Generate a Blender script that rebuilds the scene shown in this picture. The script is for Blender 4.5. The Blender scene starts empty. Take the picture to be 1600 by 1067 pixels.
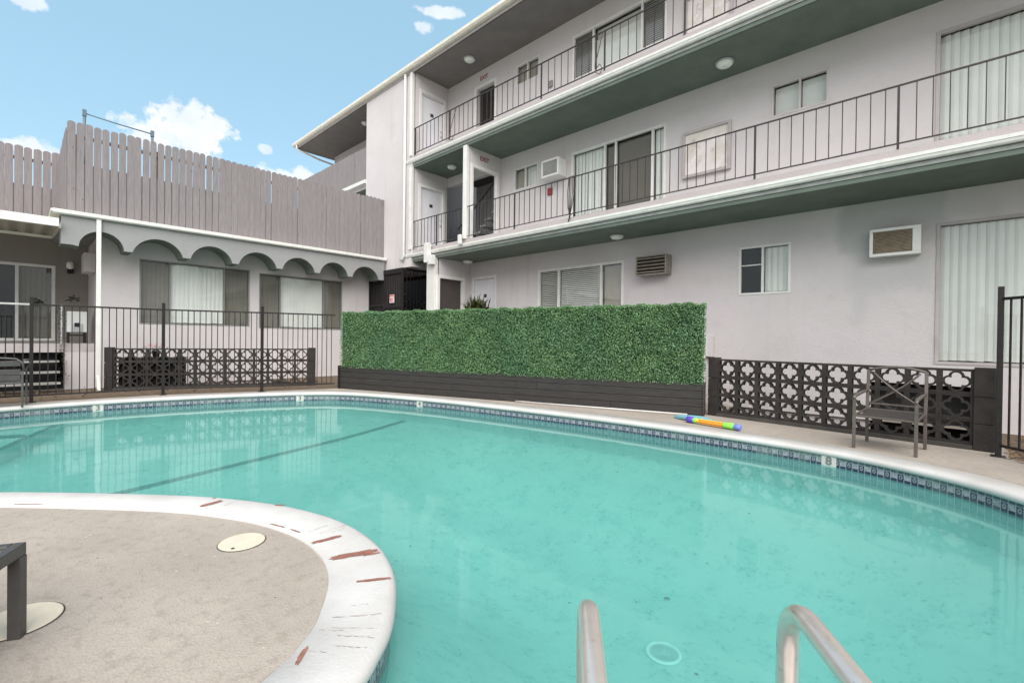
import bpy, bmesh, math, random
import numpy as np
from mathutils import Vector, Matrix
from mathutils.geometry import tessellate_polygon
random.seed(7); rng = np.random.default_rng(7)
scene = bpy.context.scene
col = scene.collection
R = math.radians
CH = 1.27                                     # camera height above the pool deck (deck = z 0)

# ------------------------------------------------------------------ camera
cam_d = bpy.data.cameras.new('camera'); cam = bpy.data.objects.new('camera', cam_d); col.objects.link(cam)
cam_d.sensor_width = 36; cam_d.lens = 726.377/1600*36; cam_d.clip_start = .05; cam_d.clip_end = 3000
def cam_axes(yaw, pitch, roll):
    r = Vector((math.cos(yaw), math.sin(yaw), 0)); f = Vector((-math.sin(yaw), math.cos(yaw), 0)); u = Vector((0, 0, 1))
    f2 = f*math.cos(pitch)+u*math.sin(pitch); u2 = u*math.cos(pitch)-f*math.sin(pitch)
    return r*math.cos(roll)+u2*math.sin(roll), u2*math.cos(roll)-r*math.sin(roll), f2
cr, cu, cf = cam_axes(R(43.27544), R(-.3805), R(.68568))
cam.matrix_world = Matrix(((cr.x, cu.x, -cf.x, 0), (cr.y, cu.y, -cf.y, 0), (cr.z, cu.z, -cf.z, CH), (0, 0, 0, 1)))
scene.camera = cam

# ------------------------------------------------------------------ view, sun, sky
scene.view_settings.view_transform = 'Standard'; scene.view_settings.look = 'None'
scene.view_settings.exposure = 1.12; scene.view_settings.gamma = 1
SUN_EL, SUN_AZ = R(48), R(128)                # azimuth measured clockwise from +Y
sun_dir = Vector((math.sin(SUN_AZ)*math.cos(SUN_EL), math.cos(SUN_AZ)*math.cos(SUN_EL), math.sin(SUN_EL)))
sd = bpy.data.lights.new('sun', 'SUN'); sd.energy = 2.6; sd.angle = R(75); sd.color = (1, .96, .915)
sun = bpy.data.objects.new('sun', sd); col.objects.link(sun)
sun.rotation_euler = sun_dir.to_track_quat('Z', 'Y').to_euler()

W = bpy.data.worlds.new('World'); scene.world = W; W.use_nodes = True
def build_world():
    nt = W.node_tree; nt.nodes.clear(); N = nt.nodes.new; L = nt.links.new
    out = N('ShaderNodeOutputWorld'); bg = N('ShaderNodeBackground'); bg.inputs['Strength'].default_value = .14
    sky = N('ShaderNodeTexSky'); sky.sky_type = 'NISHITA'; sky.sun_disc = False
    sky.sun_elevation = SUN_EL; sky.sun_rotation = SUN_AZ; sky.air_density = 1.0; sky.dust_density = .6; sky.ozone_density = 1.6
    tc = N('ShaderNodeTexCoord')
    nz = N('ShaderNodeTexNoise'); nz.inputs['Scale'].default_value = 26; nz.inputs['Detail'].default_value = 7; nz.inputs['Roughness'].default_value = .58
    L(tc.outputs['Generated'], nz.inputs['Vector'])
    def m(op, a, b=None, c=None, clamp=False):
        n = N('ShaderNodeMath'); n.operation = op; n.use_clamp = clamp
        for i, v in enumerate((a, b, c)):
            if v is None: continue
            if isinstance(v, (int, float)): n.inputs[i].default_value = v
            else: L(v, n.inputs[i])
        return n.outputs[0]
    def dot(v):
        n = N('ShaderNodeVectorMath'); n.operation = 'DOT_PRODUCT'; L(tc.outputs['Generated'], n.inputs[0]); n.inputs[1].default_value = v
        return n.outputs['Value']
    total = None; shade = None
    clouds = [((-.922, .190, .334), .056, .038, 1.0), ((-.919, .183, .350), .036, .030, 1.0), ((-.928, .165, .318), .075, .022, .8),
              ((-.964, .006, .262), .030, .012, .9), ((-.962, .032, .262), .014, .016, .55), ((-.652, .503, .567), .034, .009, .75), ((-.682, .485, .545), .016, .009, .7),
              ((-.894, .299, .331), .011, .009, .6), ((-.892, .34, .290), .075, .018, .9), ((-.899, .008, .442), .022, .010, .7)]
    for c, a, b, amp in clouds:
        c = Vector(c).normalized(); e1 = c.cross(Vector((0, 0, 1))).normalized(); e2 = e1.cross(c).normalized()
        u = m('MULTIPLY', dot(e1), 1/a); w = m('MULTIPLY', dot(e2), 1/b)
        d = m('SQRT', m('ADD', m('MULTIPLY', u, u), m('MULTIPLY', w, w)))
        d = m('ADD', d, m('MULTIPLY', m('SUBTRACT', .5, nz.outputs['Fac']), 3.4))
        k = m('MULTIPLY', m('MULTIPLY', m('SUBTRACT', 1.12, d), 2.6, clamp=True), m('GREATER_THAN', dot(c), 0)); k = m('MULTIPLY', k, amp)
        total = k if total is None else m('MAXIMUM', total, k)
    # added broken cloud, unseen outside the frame, to whiten the sky light
    nb = N('ShaderNodeTexNoise'); nb.inputs['Scale'].default_value = 3.2; nb.inputs['Detail'].default_value = 8; L(tc.outputs['Generated'], nb.inputs['Vector'])
    back = m('MULTIPLY', m('SUBTRACT', .25, dot((-.685, .728, 0))), 2.5, clamp=True)
    bk = m('MULTIPLY', m('MULTIPLY', m('SUBTRACT', nb.outputs['Fac'], .30), 6, clamp=True), back)
    total = m('MAXIMUM', total, bk)
    # cloud grey-white variation
    n2 = N('ShaderNodeTexNoise'); n2.inputs['Scale'].default_value = 14; n2.inputs['Detail'].default_value = 5; L(tc.outputs['Generated'], n2.inputs['Vector'])
    cc = N('ShaderNodeMix'); cc.data_type = 'RGBA'; L(m('MULTIPLY', m('SUBTRACT', n2.outputs['Fac'], .35), 3, clamp=True), cc.inputs['Factor'])
    cc.inputs[6].default_value = (2.9, 3.15, 3.4, 1); cc.inputs[7].default_value = (3.7, 3.75, 3.8, 1)
    # thin milkiness towards the left/low sky
    tint = N('ShaderNodeMix'); tint.data_type = 'RGBA'; tint.blend_type = 'MULTIPLY'; tint.inputs['Factor'].default_value = 1
    L(sky.outputs[0], tint.inputs[6]); tint.inputs[7].default_value = (1.25, 1.15, 1.0, 1)
    pale = N('ShaderNodeMix'); pale.data_type = 'RGBA'; pale.inputs['Factor'].default_value = .72; L(tint.outputs[2], pale.inputs[6]); pale.inputs[7].default_value = (1.25, 2.15, 2.70, 1)
    tint = pale
    mix = N('ShaderNodeMix'); mix.data_type = 'RGBA'; L(total, mix.inputs['Factor']); L(tint.outputs[2], mix.inputs[6]); L(cc.outputs[2], mix.inputs[7])
    L(mix.outputs[2], bg.inputs['Color']); L(bg.outputs[0], out.inputs[0])
build_world()

# ------------------------------------------------------------------ tagging and mesh helpers
def tag(o, label=None, cat=None, group=None, kind=None):
    if label: o['label'] = label
    if cat: o['category'] = cat
    if group: o['group'] = group
    if kind: o['kind'] = kind
    return o
def empty(name, loc=(0, 0, 0), rz=0, label=None, cat=None, group=None):
    o = bpy.data.objects.new(name, None); col.objects.link(o); o.location = loc; o.rotation_euler = (0, 0, rz); o.empty_display_size = .2
    return tag(o, label, cat, group)
def worldloc(o):
    p = Vector((0, 0, 0))
    while o is not None: p += Vector(o.location); o = o.parent
    return p
def copy_tree(o, parent=None):
    c = o.copy(); col.objects.link(c)
    if parent: c.parent = parent
    for ch in list(o.children): copy_tree(ch, c)
    return c
class MB:
    """collects shapes; build() links them as ONE mesh object. Coordinates are world unless local=True."""
    def __init__(s): s.v = []; s.f = []; s.uv = {}
    def add(s, vs, fs):
        n = len(s.v); s.v += [tuple(v) for v in vs]; s.f += [tuple(i+n for i in f) for f in fs]; return s
    def box(s, x0, x1, y0, y1, z0, z1):
        x0, x1 = min(x0, x1), max(x0, x1); y0, y1 = min(y0, y1), max(y0, y1); z0, z1 = min(z0, z1), max(z0, z1)
        return s.add([(x0,y0,z0),(x1,y0,z0),(x1,y1,z0),(x0,y1,z0),(x0,y0,z1),(x1,y0,z1),(x1,y1,z1),(x0,y1,z1)],
                     [(0,3,2,1),(4,5,6,7),(0,1,5,4),(1,2,6,5),(2,3,7,6),(3,0,4,7)])
    def bar(s, a, b, w, h, up=(0, 0, 1)):       # rectangular bar from a to b
        a, b = Vector(a), Vector(b); d = (b-a).normalized(); up = Vector(up)
        if abs(d.dot(up)) > .98: up = Vector((1, 0, 0))
        r = d.cross(up).normalized()*w/2; u = r.cross(d).normalized()*h/2
        vs = [a-r-u, a+r-u, a+r+u, a-r+u, b-r-u, b+r-u, b+r+u, b-r+u]
        return s.add(vs, [(0,3,2,1),(4,5,6,7),(0,1,5,4),(1,2,6,5),(2,3,7,6),(3,0,4,7)])
    def tube(s, pts, r, n=10, cap=True):
        pts = [Vector(p) for p in pts]; rs = r if isinstance(r, (list, tuple)) else [r]*len(pts)
        base = len(s.v); prev = None
        for i, p in enumerate(pts):
            d = (pts[min(i+1, len(pts)-1)]-pts[max(i-1, 0)]).normalized()
            if prev is None:
                x = d.cross(Vector((0, 0, 1)));  x = x.normalized() if x.length > .05 else d.cross(Vector((1, 0, 0))).normalized()
            else: x = (prev-d*prev.dot(d)).normalized()
            prev = x; y = d.cross(x)
            for k in range(n):
                t = 2*math.pi*k/n; s.v.append(tuple(p+(x*math.cos(t)+y*math.sin(t))*rs[i]))
        for i in range(len(pts)-1):
            for k in range(n):
                a = base+i*n+k; b = base+i*n+(k+1) % n; s.f.append((a, b, b+n, a+n))
        if cap: s.f.append(tuple(base+k for k in reversed(range(n)))); s.f.append(tuple(base+(len(pts)-1)*n+k for k in range(n)))
        return s
    def lathe(s, prof, c=(0, 0, 0), n=24):      # prof: (radius, z)
        base = len(s.v)
        for (r, z) in prof:
            for k in range(n):
                t = 2*math.pi*k/n; s.v.append((c[0]+r*math.cos(t), c[1]+r*math.sin(t), c[2]+z))
        for i in range(len(prof)-1):
            for k in range(n): a = base+i*n+k; b = base+i*n+(k+1) % n; s.f.append((a, b, b+n, a+n))
        s.f.append(tuple(base+k for k in reversed(range(n)))); s.f.append(tuple(base+(len(prof)-1)*n+k for k in range(n)))
        return s
    def sheet(s, poly, z, holes=()):            # flat polygon (with holes) at height z
        loops = [[Vector((p[0], p[1], 0)) for p in poly]]+[[Vector((p[0], p[1], 0)) for p in h] for h in holes]
        tri = tessellate_polygon(loops); pts = [p for l in loops for p in l]
        fs = []
        for t in tri:
            a, b, c = (pts[i] for i in t)
            fs.append(t if (b-a).cross(c-a).z > 0 else tuple(reversed(t)))
        return s.add([(p.x, p.y, z) for p in pts], fs)
    def prism(s, poly, holes, mp, d0, d1):      # 2D polygon (u,w) with holes extruded between depths d0 < d1, mapped by mp(u,w,d)
        loops = [[Vector((p[0], p[1], 0)) for p in l] for l in [poly]+list(holes)]
        tri = tessellate_polygon(loops); n = sum(len(l) for l in loops); base = len(s.v)
        for d in (d0, d1):
            for l in loops:
                for p in l: s.v.append(tuple(mp(p.x, p.y, d)))
        for t in tri: s.f.append(tuple(base+n+i for i in t)); s.f.append(tuple(base+i for i in reversed(t)))
        k = 0
        for l in loops:
            for i in range(len(l)):
                a = base+k+i; b = base+k+(i+1) % len(l); s.f.append((a, b, b+n, a+n))
            k += len(l)
        return s
    def mbox(s, mp, u0, u1, w0, w1, d0, d1):
        vs = [mp(u, w, d) for d in (d0, d1) for (u, w) in ((u0, w0), (u1, w0), (u1, w1), (u0, w1))]
        return s.add(vs, [(0,3,2,1),(4,5,6,7),(0,1,5,4),(1,2,6,5),(2,3,7,6),(3,0,4,7)])
    def build(s, name, mat, parent=None, origin=None, local=False, smooth=False, bevel=0, fixn=True):
        if local: o3 = Vector((0, 0, 0))
        elif parent is not None: o3 = worldloc(parent)
        elif origin is not None: o3 = Vector(origin)
        else:
            a = np.array(s.v); o3 = Vector(((a[:,0].min()+a[:,0].max())/2, (a[:,1].min()+a[:,1].max())/2, a[:,2].min()))
        me = bpy.data.meshes.new(name); me.from_pydata([(v[0]-o3.x, v[1]-o3.y, v[2]-o3.z) for v in s.v], [], s.f)
        if fixn:
            bm = bmesh.new(); bm.from_mesh(me); bmesh.ops.recalc_face_normals(bm, faces=bm.faces); bm.to_mesh(me); bm.free()
        me.materials.append(mat)
        if smooth: me.polygons.foreach_set('use_smooth', [True]*len(me.polygons))
        o = bpy.data.objects.new(name, me); col.objects.link(o)
        if parent is not None: o.parent = parent
        elif not local: o.location = o3
        if bevel:
            b = o.modifiers.new('bevel', 'BEVEL'); b.width = bevel; b.segments = 2; b.limit_method = 'ANGLE'; b.angle_limit = R(40)
        return o
def plane_y(Y):  return lambda u, w, d: (u, Y-d, w)        # facade facing -y : u=x
def plane_x(X):  return lambda u, w, d: (X+d, u, w)        # wall facing +x   : u=y
def text_mesh(s, size, mat, name, parent, mp, u, w, d):
    c = bpy.data.curves.new(name, 'FONT'); c.body = s; c.size = size; c.align_x = 'CENTER'; c.align_y = 'CENTER'; c.extrude = .002; c.offset = .004
    o = bpy.data.objects.new(name, c); col.objects.link(o); dg = bpy.context.evaluated_depsgraph_get(); dg.update()
    me = bpy.data.meshes.new_from_object(o.evaluated_get(dg)); col.objects.unlink(o); bpy.data.objects.remove(o)
    off = worldloc(parent) if parent else Vector((0, 0, 0))
    for v in me.vertices: v.co = Vector(mp(u+v.co.x, w+v.co.y, d+v.co.z))-off
    me.materials.clear(); me.materials.append(mat)
    t = bpy.data.objects.new(name, me); col.objects.link(t)
    if parent: t.parent = parent
    return t

# ------------------------------------------------------------------ materials
def mat_base(name):
    m = bpy.data.materials.new(name); m.use_nodes = True; nt = m.node_tree; b = nt.nodes['Principled BSDF']; return m, nt, b
def mth(nt, op, a, b=None, c=None, clamp=False):
    n = nt.nodes.new('ShaderNodeMath'); n.operation = op; n.use_clamp = clamp
    for i, v in enumerate((a, b, c)):
        if v is None: continue
        if isinstance(v, (int, float)): n.inputs[i].default_value = v
        else: nt.links.new(v, n.inputs[i])
    return n.outputs[0]
def noise(nt, scale, detail=4, rough=.55, vec=None, dist=0):
    n = nt.nodes.new('ShaderNodeTexNoise'); n.inputs['Scale'].default_value = scale; n.inputs['Detail'].default_value = detail
    n.inputs['Roughness'].default_value = rough; n.inputs['Distortion'].default_value = dist
    if vec: nt.links.new(vec, n.inputs['Vector'])
    return n.outputs['Fac']
def mixc(nt, f, a, b, blend='MIX'):
    n = nt.nodes.new('ShaderNodeMix'); n.data_type = 'RGBA'; n.blend_type = blend
    for sock, v in ((n.inputs['Factor'], f), (n.inputs[6], a), (n.inputs[7], b)):
        if isinstance(v, (int, float)): sock.default_value = v
        elif isinstance(v, tuple): sock.default_value = (*v[:3], 1)
        else: nt.links.new(v, sock)
    return n.outputs[2]
def objco(nt, scale=(1, 1, 1), src='Object'):
    t = nt.nodes.new('ShaderNodeTexCoord'); mp = nt.nodes.new('ShaderNodeMapping'); mp.inputs['Scale'].default_value = scale
    nt.links.new(t.outputs[src], mp.inputs['Vector']); return mp.outputs[0]
def worldco(nt, scale=(1, 1, 1)):
    g = nt.nodes.new('ShaderNodeNewGeometry'); mp = nt.nodes.new('ShaderNodeMapping'); mp.inputs['Scale'].default_value = scale
    nt.links.new(g.outputs['Position'], mp.inputs['Vector']); return mp.outputs[0]
def ramp(nt, f, lo, hi):   # smooth 0..1 between lo and hi
    n = nt.nodes.new('ShaderNodeMapRange'); n.interpolation_type = 'SMOOTHSTEP'; nt.links.new(f, n.inputs['Value'])
    n.inputs['From Min'].default_value = lo; n.inputs['From Max'].default_value = hi; return n.outputs[0]
def bump(nt, b, h, strength, dist=.01):
    n = nt.nodes.new('ShaderNodeBump'); n.inputs['Strength'].default_value = strength; n.inputs['Distance'].default_value = dist
    nt.links.new(h, n.inputs['Height']); nt.links.new(n.outputs[0], b.inputs['Normal'])
def simple(name, c, rough=.6, metal=0, var=.12, scale=4, bmp=0, bscale=60, dirt=None, spec=None):
    m, nt, b = mat_base(name); co = worldco(nt)
    f = noise(nt, scale, 5, .6, co)
    lo = tuple(x*(1-var) for x in c); hi = tuple(min(1, x*(1+var)) for x in c)
    out = mixc(nt, ramp(nt, f, .3, .7), lo, hi)
    if dirt: out = mixc(nt, mth(nt, 'MULTIPLY', ramp(nt, noise(nt, scale*3.1, 7, .65, co), .56, .72), dirt[3]), out, dirt[:3])
    nt.links.new(out, b.inputs['Base Color']); b.inputs['Roughness'].default_value = rough; b.inputs['Metallic'].default_value = metal
    if spec is not None: b.inputs['Specular IOR Level'].default_value = spec
    if bmp: bump(nt, b, noise(nt, bscale, 4, .6, co), bmp)
    return m
def stucco(name, c, patch=False):
    m, nt, b = mat_base(name); co = worldco(nt)
    big = noise(nt, .55, 4, .6, co); mid = noise(nt, 3.0, 6, .65, co)
    out = mixc(nt, ramp(nt, big, .3, .7), tuple(x*.95 for x in c), tuple(x*1.04 for x in c))
    out = mixc(nt, mth(nt, 'MULTIPLY', ramp(nt, mid, .5, .75), .30), out, tuple(x*.80 for x in c))
    streak = noise(nt, 1.0, 5, .6, worldco(nt, (5, 5, .35)))
    out = mixc(nt, mth(nt, 'MULTIPLY', ramp(nt, streak, .55, .76), .30), out, (c[0]*.72, c[1]*.7, c[2]*.66))
    if patch:   # roller-painted repair patches round the air conditioner
        g = nt.nodes.new('ShaderNodeNewGeometry'); sp = nt.nodes.new('ShaderNodeSeparateXYZ'); nt.links.new(g.outputs['Position'], sp.inputs[0])
        wob = mth(nt, 'MULTIPLY', mth(nt, 'SUBTRACT', noise(nt, 2.6, 3, .5, co), .5), .42)
        def rect(x0, x1, z0, z1, e=.10):
            X = mth(nt, 'ADD', sp.outputs[0], wob); Z = mth(nt, 'ADD', sp.outputs[2], wob)
            a = ramp(nt, X, x0-e, x0+e); bb = ramp(nt, X, x1-e, x1+e); c0 = ramp(nt, Z, z0-e, z0+e); d = ramp(nt, Z, z1-e, z1+e)
            return mth(nt, 'MULTIPLY', mth(nt, 'MULTIPLY', a, mth(nt, 'SUBTRACT', 1, bb)), mth(nt, 'MULTIPLY', c0, mth(nt, 'SUBTRACT', 1, d)))
        ymask = mth(nt, 'MULTIPLY', mth(nt, 'GREATER_THAN', sp.outputs[1], 9.5), mth(nt, 'LESS_THAN', sp.outputs[2], 3.62))
        pm = mth(nt, 'MAXIMUM', rect(-1.38, -.06, 2.78, 3.8), mth(nt, 'MULTIPLY', rect(-1.25, -.2, 2.1, 3.0, .12), .55))
        pm = mth(nt, 'MAXIMUM', pm, mth(nt, 'MULTIPLY', rect(-1.2, -1.0, 1.55, 2.3), .45))
        pm = mth(nt, 'MAXIMUM', pm, mth(nt, 'MULTIPLY', rect(-.05, .5, 3.1, 3.8), .4))
        pm = mth(nt, 'MULTIPLY', pm, ymask)
        out = mixc(nt, mth(nt, 'MULTIPLY', pm, .66), out, (c[0]*.68, c[1]*.74, c[2]*.73))
    nt.links.new(out, b.inputs['Base Color']); b.inputs['Roughness'].default_value = .9; b.inputs['Specular IOR Level'].default_value = .2
    h = mth(nt, 'ADD', noise(nt, 45, 5, .6, co), mth(nt, 'MULTIPLY', noise(nt, 5, 3, .5, co), .8))
    bump(nt, b, h, .35, .02)
    return m
WALLC = (.560, .525, .524)
M = {}
M['wall'] = stucco('lavender_grey_stucco', WALLC, True)
M['fascia_grey'] = stucco('grey_stucco', (.285, .285, .285))
M['soffit'] = simple('dark_soffit_pool_bounce', (.108, .136, .112), .75, var=.12, scale=2, bmp=.15, bscale=50, dirt=(.15, .17, .145, .3))  # extra green in the base stands in for light bounced off the pool
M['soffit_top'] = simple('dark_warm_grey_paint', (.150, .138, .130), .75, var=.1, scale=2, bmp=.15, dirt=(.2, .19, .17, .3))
M['strip'] = simple('grey_green_trim', (.26, .27, .255), .6, var=.15, scale=8, dirt=(.2, .2, .18, .4))
M['white'] = simple('white_trim_paint', (.66, .65, .625), .45, var=.05, scale=5, bmp=.05, dirt=(.5, .47, .42, .35))
M['white_gutter'] = simple('white_gutter_paint', (.64, .64, .60), .45, var=.06, scale=7, dirt=(.45, .43, .38, .45))
M['cream'] = simple('cream_painted_metal', (.66, .62, .53), .5, var=.08, scale=6, dirt=(.36, .33, .27, .6))
M['door'] = simple('white_door_paint', (.70, .69, .72), .4, var=.04, scale=2, dirt=(.5, .5, .5, .2))
M['black'] = simple('black_iron_paint', (.016, .013, .013), .5, var=.3, scale=20, dirt=(.05, .03, .02, .5), spec=.3)
M['rail'] = simple('dark_brown_iron', (.030, .022, .023), .5, var=.3, scale=15, dirt=(.10, .07, .06, .4))
M['dark'] = simple('dark_interior', (.012, .011, .011), .9)  # near-black stands in for shade in the passage, openings and voids
M['darkbrown'] = simple('dark_brown_door', (.060, .048, .045), .6, var=.1)
M['breeze'] = simple('dark_brown_block_paint', (.032, .027, .025), .8, var=.2, scale=6, bmp=.3, bscale=70, dirt=(.07, .062, .058, .4), spec=.25)
M['mortar'] = simple('dark_concrete_footing', (.05, .044, .038), .85, var=.2, scale=6, bmp=.4, bscale=40)
M['plank'] = None
M['glassgrey'] = simple('grey_window_frame', (.20, .20, .19), .45, var=.1)
M['bracket'] = simple('galvanised_metal', (.42, .43, .44), .4, .6, var=.1)
M['red'] = simple('red_paint', (.24, .025, .025), .6, var=.15, scale=30)
M['blind'] = simple('white_blind_fabric', (.78, .78, .76), .8, var=.05, scale=1.5)
M['blind_dark'] = simple('grey_blind', (.60, .58, .55), .8, var=.08, scale=2)
M['shade'] = simple('tan_shade', (.40, .365, .32), .9, var=.06, scale=2)
M['grille'] = simple('brown_grille', (.25, .205, .145), .6, var=.2, scale=12)
M['olive'] = simple('dark_olive_case', (.22, .21, .175), .55, var=.15, scale=9)
M['steel'] = simple('satin_stainless_steel', (.80, .71, .65), .28, .75, var=.06, scale=12, dirt=(.42, .30, .2, .4))
M['bluegrey'] = simple('blue_grey_pipe', (.10, .15, .19), .5, var=.1)
M['alu'] = simple('galvanised_rail', (.45, .44, .42), .45, .4, var=.1)
M['lid'] = simple('cream_plastic_lid', (.58, .51, .40), .55, var=.07, scale=9, bmp=.1, dirt=(.4, .36, .27, .4))
M['taupe'] = simple('taupe_powder_coat', (.115, .095, .082), .45, .3, var=.12, scale=9, dirt=(.26, .16, .10, .35))
M['sling'] = simple('dark_mesh_sling', (.035, .030, .028), .8, var=.15, scale=30)
M['gunmetal'] = simple('gunmetal_frame', (.075, .070, .068), .42, .3, var=.12, scale=9)
M['beige_sling'] = simple('beige_mesh_sling', (.42, .39, .30), .8, var=.06, scale=30)
M['lamp'] = simple('opal_glass_diffuser', (.72, .74, .68), .3, var=.04)
M['leafy'] = simple('plant_leaf', (.14, .15, .05), .5, var=.4, scale=14)
M['leafy2'] = simple('plant_leaf_dark', (.030, .045, .020), .5, var=.4, scale=14)
M['yleaf'] = simple('yellow_green_leaf', (.34, .36, .06), .55, var=.3, scale=9)
M['soil'] = simple('bare_soil', (.12, .085, .055), .95, var=.3, scale=9, bmp=.8, bscale=40)
M['litter'] = simple('dead_leaves', (.17, .10, .05), .9, var=.5, scale=30)
M['pink'] = simple('red_pink_petals', (.75, .03, .10), .6, var=.2, scale=30)
M['kick'] = simple('pale_blue_foam', (.16, .36, .42), .75, var=.08, scale=20)
M['toyo'] = simple('orange_plastic', (.85, .20, .03), .35, var=.06)
M['toyy'] = simple('yellow_plastic', (.85, .55, .04), .35, var=.05)
M['toyg'] = simple('lime_plastic', (.25, .72, .08), .35, var=.05)
M['toyp'] = simple('violet_plastic', (.10, .06, .42), .35, var=.1)
M['toyb'] = simple('blue_plastic', (.16, .22, .62), .35, var=.1)
M['paper'] = simple('white_sign_face', (.70, .64, .64), .5, var=.04)
M['signred'] = simple('faded_red_print', (.58, .16, .16), .6)
M['ink'] = simple('black_print', (.03, .03, .03), .6)
M['tealtile'] = simple('dark_teal_tile', (.035, .10, .10), .4, var=.35, scale=30)
M['chip'] = simple('bare_red_brick', (.225, .098, .070), .85, var=.2, scale=30, bmp=.3)
M['fridge'] = simple('white_enamel', (.62, .64, .63), .3, var=.04)
M['corr'] = simple('corrugated_cream_sheet', (.46, .43, .35), .6, var=.15, scale=5, dirt=(.28, .25, .19, .5))
M['vinyl'] = simple('weathered_lavender_trim', (.40, .365, .36), .6, var=.1)

def wood_fence_mat(name, c):
    m, nt, b = mat_base(name); co = worldco(nt)
    g = noise(nt, 3, 6, .65, worldco(nt, (14, 14, 1.2)))
    big = noise(nt, 1.3, 3, .5, worldco(nt, (5, 5, .3)))
    out = mixc(nt, ramp(nt, g, .25, .75), tuple(x*.82 for x in c), tuple(x*1.12 for x in c))
    out = mixc(nt, mth(nt, 'MULTIPLY', ramp(nt, big, .35, .7), .4), out, (c[0]*.80, c[1]*.78, c[2]*.80))
    kn = noise(nt, 7, 2, .5, worldco(nt, (1, 1, .8)))
    out = mixc(nt, mth(nt, 'MULTIPLY', ramp(nt, kn, .70, .76), .55), out, (c[0]*.45, c[1]*.42, c[2]*.42))
    nt.links.new(out, b.inputs['Base Color']); b.inputs['Roughness'].default_value = .85; b.inputs['Specular IOR Level'].default_value = .2
    bump(nt, b, g, .4, .01); return m
M['vinyl2'] = simple('lavender_window_frame', (.55, .50, .49), .5, var=.05)
M['numeral'] = simple('worn_grey_numeral', (.13, .14, .14), .6)
M['joint'] = simple('grimy_joint', (.26, .20, .17), .9, var=.3, scale=40)
M['kerb'] = stucco('worn_kerb_paint', (.43, .385, .38))
M['fence'] = wood_fence_mat('painted_fence_board', (.235, .213, .216))
def plank_mat():
    m, nt, b = mat_base('black_stained_plank'); g = noise(nt, 3, 7, .7, worldco(nt, (1.2, 1.2, 18)))
    out = mixc(nt, ramp(nt, g, .3, .75), (.014, .012, .011), (.034, .029, .026))
    sc = noise(nt, 5, 6, .7, worldco(nt, (1, 1, 6)))
    out = mixc(nt, mth(nt, 'MULTIPLY', ramp(nt, sc, .66, .74), .6), out, (.13, .09, .07))
    nt.links.new(out, b.inputs['Base Color']); b.inputs['Roughness'].default_value = .62; bump(nt, b, g, .4, .008); return m
M['plank'] = plank_mat()
def deck_mat():
    m, nt, b = mat_base('worn_concrete_deck'); co = worldco(nt)
    a = noise(nt, .9, 5, .6, co); f = noise(nt, 14, 8, .72, co); ff = noise(nt, 90, 3, .6, co)
    base = mixc(nt, ramp(nt, a, .3, .72), (.315, .274, .236), (.385, .338, .294))
    base = mixc(nt, mth(nt, 'MULTIPLY', ramp(nt, f, .48, .66), .5), base, (.235, .198, .165))
    s = noise(nt, 3.2, 9, .78, worldco(nt, (1, 2.2, 1)))
    base = mixc(nt, mth(nt, 'MULTIPLY', ramp(nt, s, .60, .72), .35), base, (.46, .41, .36))
    v = nt.nodes.new('ShaderNodeTexVoronoi'); v.inputs['Scale'].default_value = 16; nt.links.new(co, v.inputs['Vector'])
    spk = mth(nt, 'MULTIPLY', mth(nt, 'LESS_THAN', v.outputs['Distance'], .085), mth(nt, 'GREATER_THAN', noise(nt, 2.7, 2, .5, co), .56))
    base = mixc(nt, mth(nt, 'MULTIPLY', spk, .7), base, (.56, .53, .46))
    v2 = nt.nodes.new('ShaderNodeTexVoronoi'); v2.inputs['Scale'].default_value = 7.3; nt.links.new(co, v2.inputs['Vector'])
    spk2 = mth(nt, 'MULTIPLY', mth(nt, 'LESS_THAN', v2.outputs['Distance'], .04), mth(nt, 'GREATER_THAN', noise(nt, 4.1, 2, .5, co), .52))
    base = mixc(nt, mth(nt, 'MULTIPLY', spk2, .8), base, (.07, .055, .045))
    ln = mth(nt, 'MULTIPLY', ramp(nt, ff, .45, .60), .18)
    base = mixc(nt, ln, base, (.16, .135, .11))
    nt.links.new(base, b.inputs['Base Color']); b.inputs['Roughness'].default_value = .92; b.inputs['Specular IOR Level'].default_value = .2
    bump(nt, b, mth(nt, 'ADD', f, mth(nt, 'MULTIPLY', ff, .6)), .55, .012); return m
M['deck'] = deck_mat()
M['ground'] = simple('dry_ground', (.20, .17, .13), .95, var=.25, scale=.6, bmp=.4, bscale=12)
def coping_mat():
    m, nt, b = mat_base('white_painted_coping'); co = worldco(nt)
    a = noise(nt, 2, 5, .6, co); f = noise(nt, 11, 7, .7, co)
    base = mixc(nt, ramp(nt, a, .3, .7), (.45, .43, .41), (.53, .515, .50))
    base = mixc(nt, mth(nt, 'MULTIPLY', ramp(nt, f, .60, .74), .35), base, (.50, .48, .45))
    # flaked paint near the island tip shows red brick
    g = nt.nodes.new('ShaderNodeNewGeometry'); sp = nt.nodes.new('ShaderNodeSeparateXYZ'); nt.links.new(g.outputs['Position'], sp.inputs[0])
    near = mth(nt, 'MULTIPLY', ramp(nt, sp.outputs[0], -4.6, -3.2), mth(nt, 'LESS_THAN', sp.outputs[1], 2.2))
    ck = noise(nt, 6.0, 7, .7, worldco(nt, (1, 5, 1)), )
    base = mixc(nt, mth(nt, 'MULTIPLY', mth(nt, 'MULTIPLY', ramp(nt, ck, .705, .72), near), .8), base, (.36, .17, .13))
    nt.links.new(base, b.inputs['Base Color']); b.inputs['Roughness'].default_value = .5
    bump(nt, b, mth(nt, 'ADD', noise(nt, 60, 5, .6, co), mth(nt, 'MULTIPLY', noise(nt, 6, 3, .5, co), 1.5)), .25, .01); return m
M['coping'] = coping_mat()
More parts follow.
